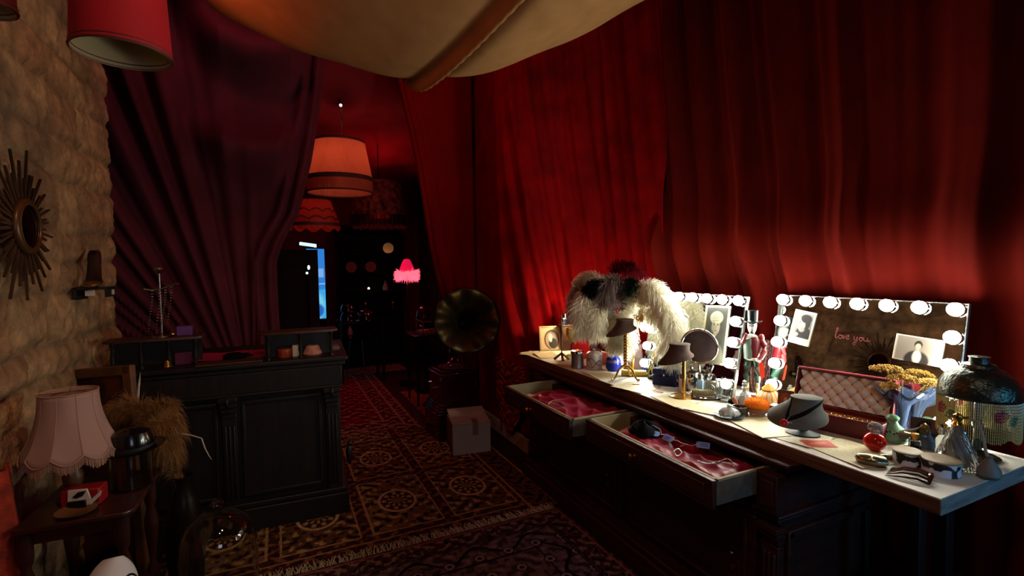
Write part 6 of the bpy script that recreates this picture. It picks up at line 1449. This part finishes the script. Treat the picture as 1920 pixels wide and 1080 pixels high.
ostrich([(1178, 590, 3.12), (1190, 552, 3.08), (1206, 543, 3.04), (1214, 566, 3.02)], W, 'white ostrich plume between the mauve plume and the first mirror', 1200, .072, 11)
ostrich([(1150, 610, 3.2), (1145, 600, 3.15), (1148, 630, 3.12), (1156, 652, 3.1)], W, 'white ostrich plume hanging lowest in the middle behind the blue jar', 1100, .07, 12)
ostrich([(1200, 600, 3.08), (1228, 575, 2.95), (1258, 590, 2.85), (1262, 630, 2.82), (1250, 660, 2.82)], W, 'white ostrich plume reaching furthest right across the first mirror', 1500, .085, 13)
ostrich([(1160, 600, 3.2), (1168, 600, 3.15), (1176, 630, 3.12), (1168, 660, 3.1)], W, 'white ostrich plume hanging behind the twisted brass stand', 1000, .075, 15)
ostrich([(1205, 600, 3.05), (1240, 600, 2.9), (1268, 630, 2.84), (1258, 685, 2.83)], W, 'white ostrich plume hanging lowest at the right, above the navy velvet box', 1500, .085, 16)
# yellow silk flowers by the left bulbs
yf = thing('silk_flowers', 'small bunch of yellow and orange silk flowers at the left bulbs of the first mirror', 'flowers', (1.99, 2.52, T), 0)
fl_ = MB(); r_ = random.Random(4); c0 = at(1203, 592, 3.0)-Vector((1.99, 2.52, T))
for k in range(6):
    c = c0+Vector((r_.uniform(-.03, .03), r_.uniform(-.04, .04), r_.uniform(-.03, .03)))
    for j in range(6):
        a = j*PI/3; fl_.ball(tuple(c+Vector((-.008, .012*math.cos(a), .012*math.sin(a)))), .007, 8, 5, sc_=(.5, 1, 1))
obj('blossoms', fl_, mat('silk_yellow', '#e6d878', r=.7, c2='#d8a050', ns=30), yf)
obj('stems', MB().tube([(0, 0, 0), tuple(c0*.5), tuple(c0)], .0014, 6).tube([(.01, .01, 0), tuple(c0*.5+Vector((.01, .02, 0))), tuple(c0+Vector((0, .02, .01)))], .0014, 6), mat('stem_green', '#4a5a2c', r=.7), yf)

# ------------------------------------------------------------------ light
def lamp(kind, name, loc, e, col, size=.1, rot=None, **k):
    l = bpy.data.lights.new(name, kind); l.energy = e; l.color = lin(col)
    if kind == 'AREA': l.size = size; l.shape = 'SQUARE'
    elif kind == 'SPOT': l.shadow_soft_size = size; l.spot_size = k.get('spot', 1.2); l.spot_blend = .6
    else: l.shadow_soft_size = size
    o = link(bpy.data.objects.new(name, l)); o.location = loc
    if rot: o.rotation_euler = rot
    return o
def aim(p, q): return (Vector(q)-Vector(p)).to_track_quat('-Z', 'Y').to_euler()
def spot(name, p, q, e, col, deg, size=.08): return lamp('SPOT', name, p, e, col, size, rot=aim(p, q), spot=math.radians(deg))
spot('unseen_spot', (-.5, 2.8, 3.0), (.9, 2.5, 2.75), 26, '#ff7848', 120, .25) # unseen warm red spot at the canopy's left edge
spot('unseen_spot', (-.25, 3.45, 3.75), (-.2, 4.35, 2.5), 13, '#ff8890', 90)  # unseen rosy spot added to graze the plum drape's folds
spot('unseen_spot', (.40, .2, 2.65), (.70, 2.5, 2.85), 26, '#ff8a54', 58, .15)        # unseen spot added to warm the canopy's underside
lamp('POINT', 'red_door_fill', (1.05, 3.75, 3.0), 5, '#ff2018', .1)            # unseen red light added for the cloth by the doorway
spot('unseen_spot', (.15, .5, 2.9), (.75, 2.7, 0), 26, '#ffbf94', 84)        # unseen fill spot added over rugs, counter and table front
spot('unseen_spot', (.55, .9, 3.2), (-.95, 2.65, 1.55), 48, '#ffcca0', 75)      # unseen spot added to brighten the stone wall
lamp('POINT', 'glass_lamp_flame', (2.08, 3.33, 1.11), 9, '#ffe0b0', .02)   # flame of the yellow glass lamp
lamp('POINT', 'apricot_lamp', (.60, 5.35, 2.62), 4, '#ffb090', .05)           # bulb in the apricot shade
lamp('POINT', 'back_room_lamp', (1.3, 6.6, 2.45), 18, '#ff4048', .1)
lamp('POINT', 'scalloped_shade_fill', (.40, 6.1, 2.2), 1.5, '#ff6048', .04)  # point light added inside to brighten the scalloped shade
spot('unseen_spot', (.8, .2, 2.7), (2.05, 1.35, .95), 15, '#fff0dc', 44)   # unseen spot added to lift the trinkets' fronts
lamp('POINT', 'pink_lamp', tuple(at(763, 525, 6.4)), 2, '#ff5080', .05)
spot('blue_end_spot', (2.3, -1.6, 1.3), (2.05, .75, .84), 80, '#3fa0e0', 30, .2)  # unseen bluish spot added behind, aimed at the worktop end
lamp('AREA', 'front_fill', (.6, -2.2, 1.7), 9, '#dde4ff', .9, rot=(PI/2, 0, 0))  # weak neutral fill added behind the camera
w = bpy.data.worlds.new('world'); sc.world = w; w.use_nodes = True
w.node_tree.nodes['Background'].inputs[0].default_value = (*lin('#3a1c18'), 1); w.node_tree.nodes['Background'].inputs[1].default_value = .02
vs = sc.view_settings; vs.view_transform = 'Standard'; vs.look = 'None'; vs.gamma = 1; vs.exposure = 0; vs.use_curve_mapping = False
sc.cycles.use_denoising = True; sc.cycles.sample_clamp_indirect = 4; sc.cycles.caustics_reflective = False; sc.cycles.caustics_refractive = False
sc.cycles.max_bounces = 8; sc.cycles.transparent_max_bounces = 8
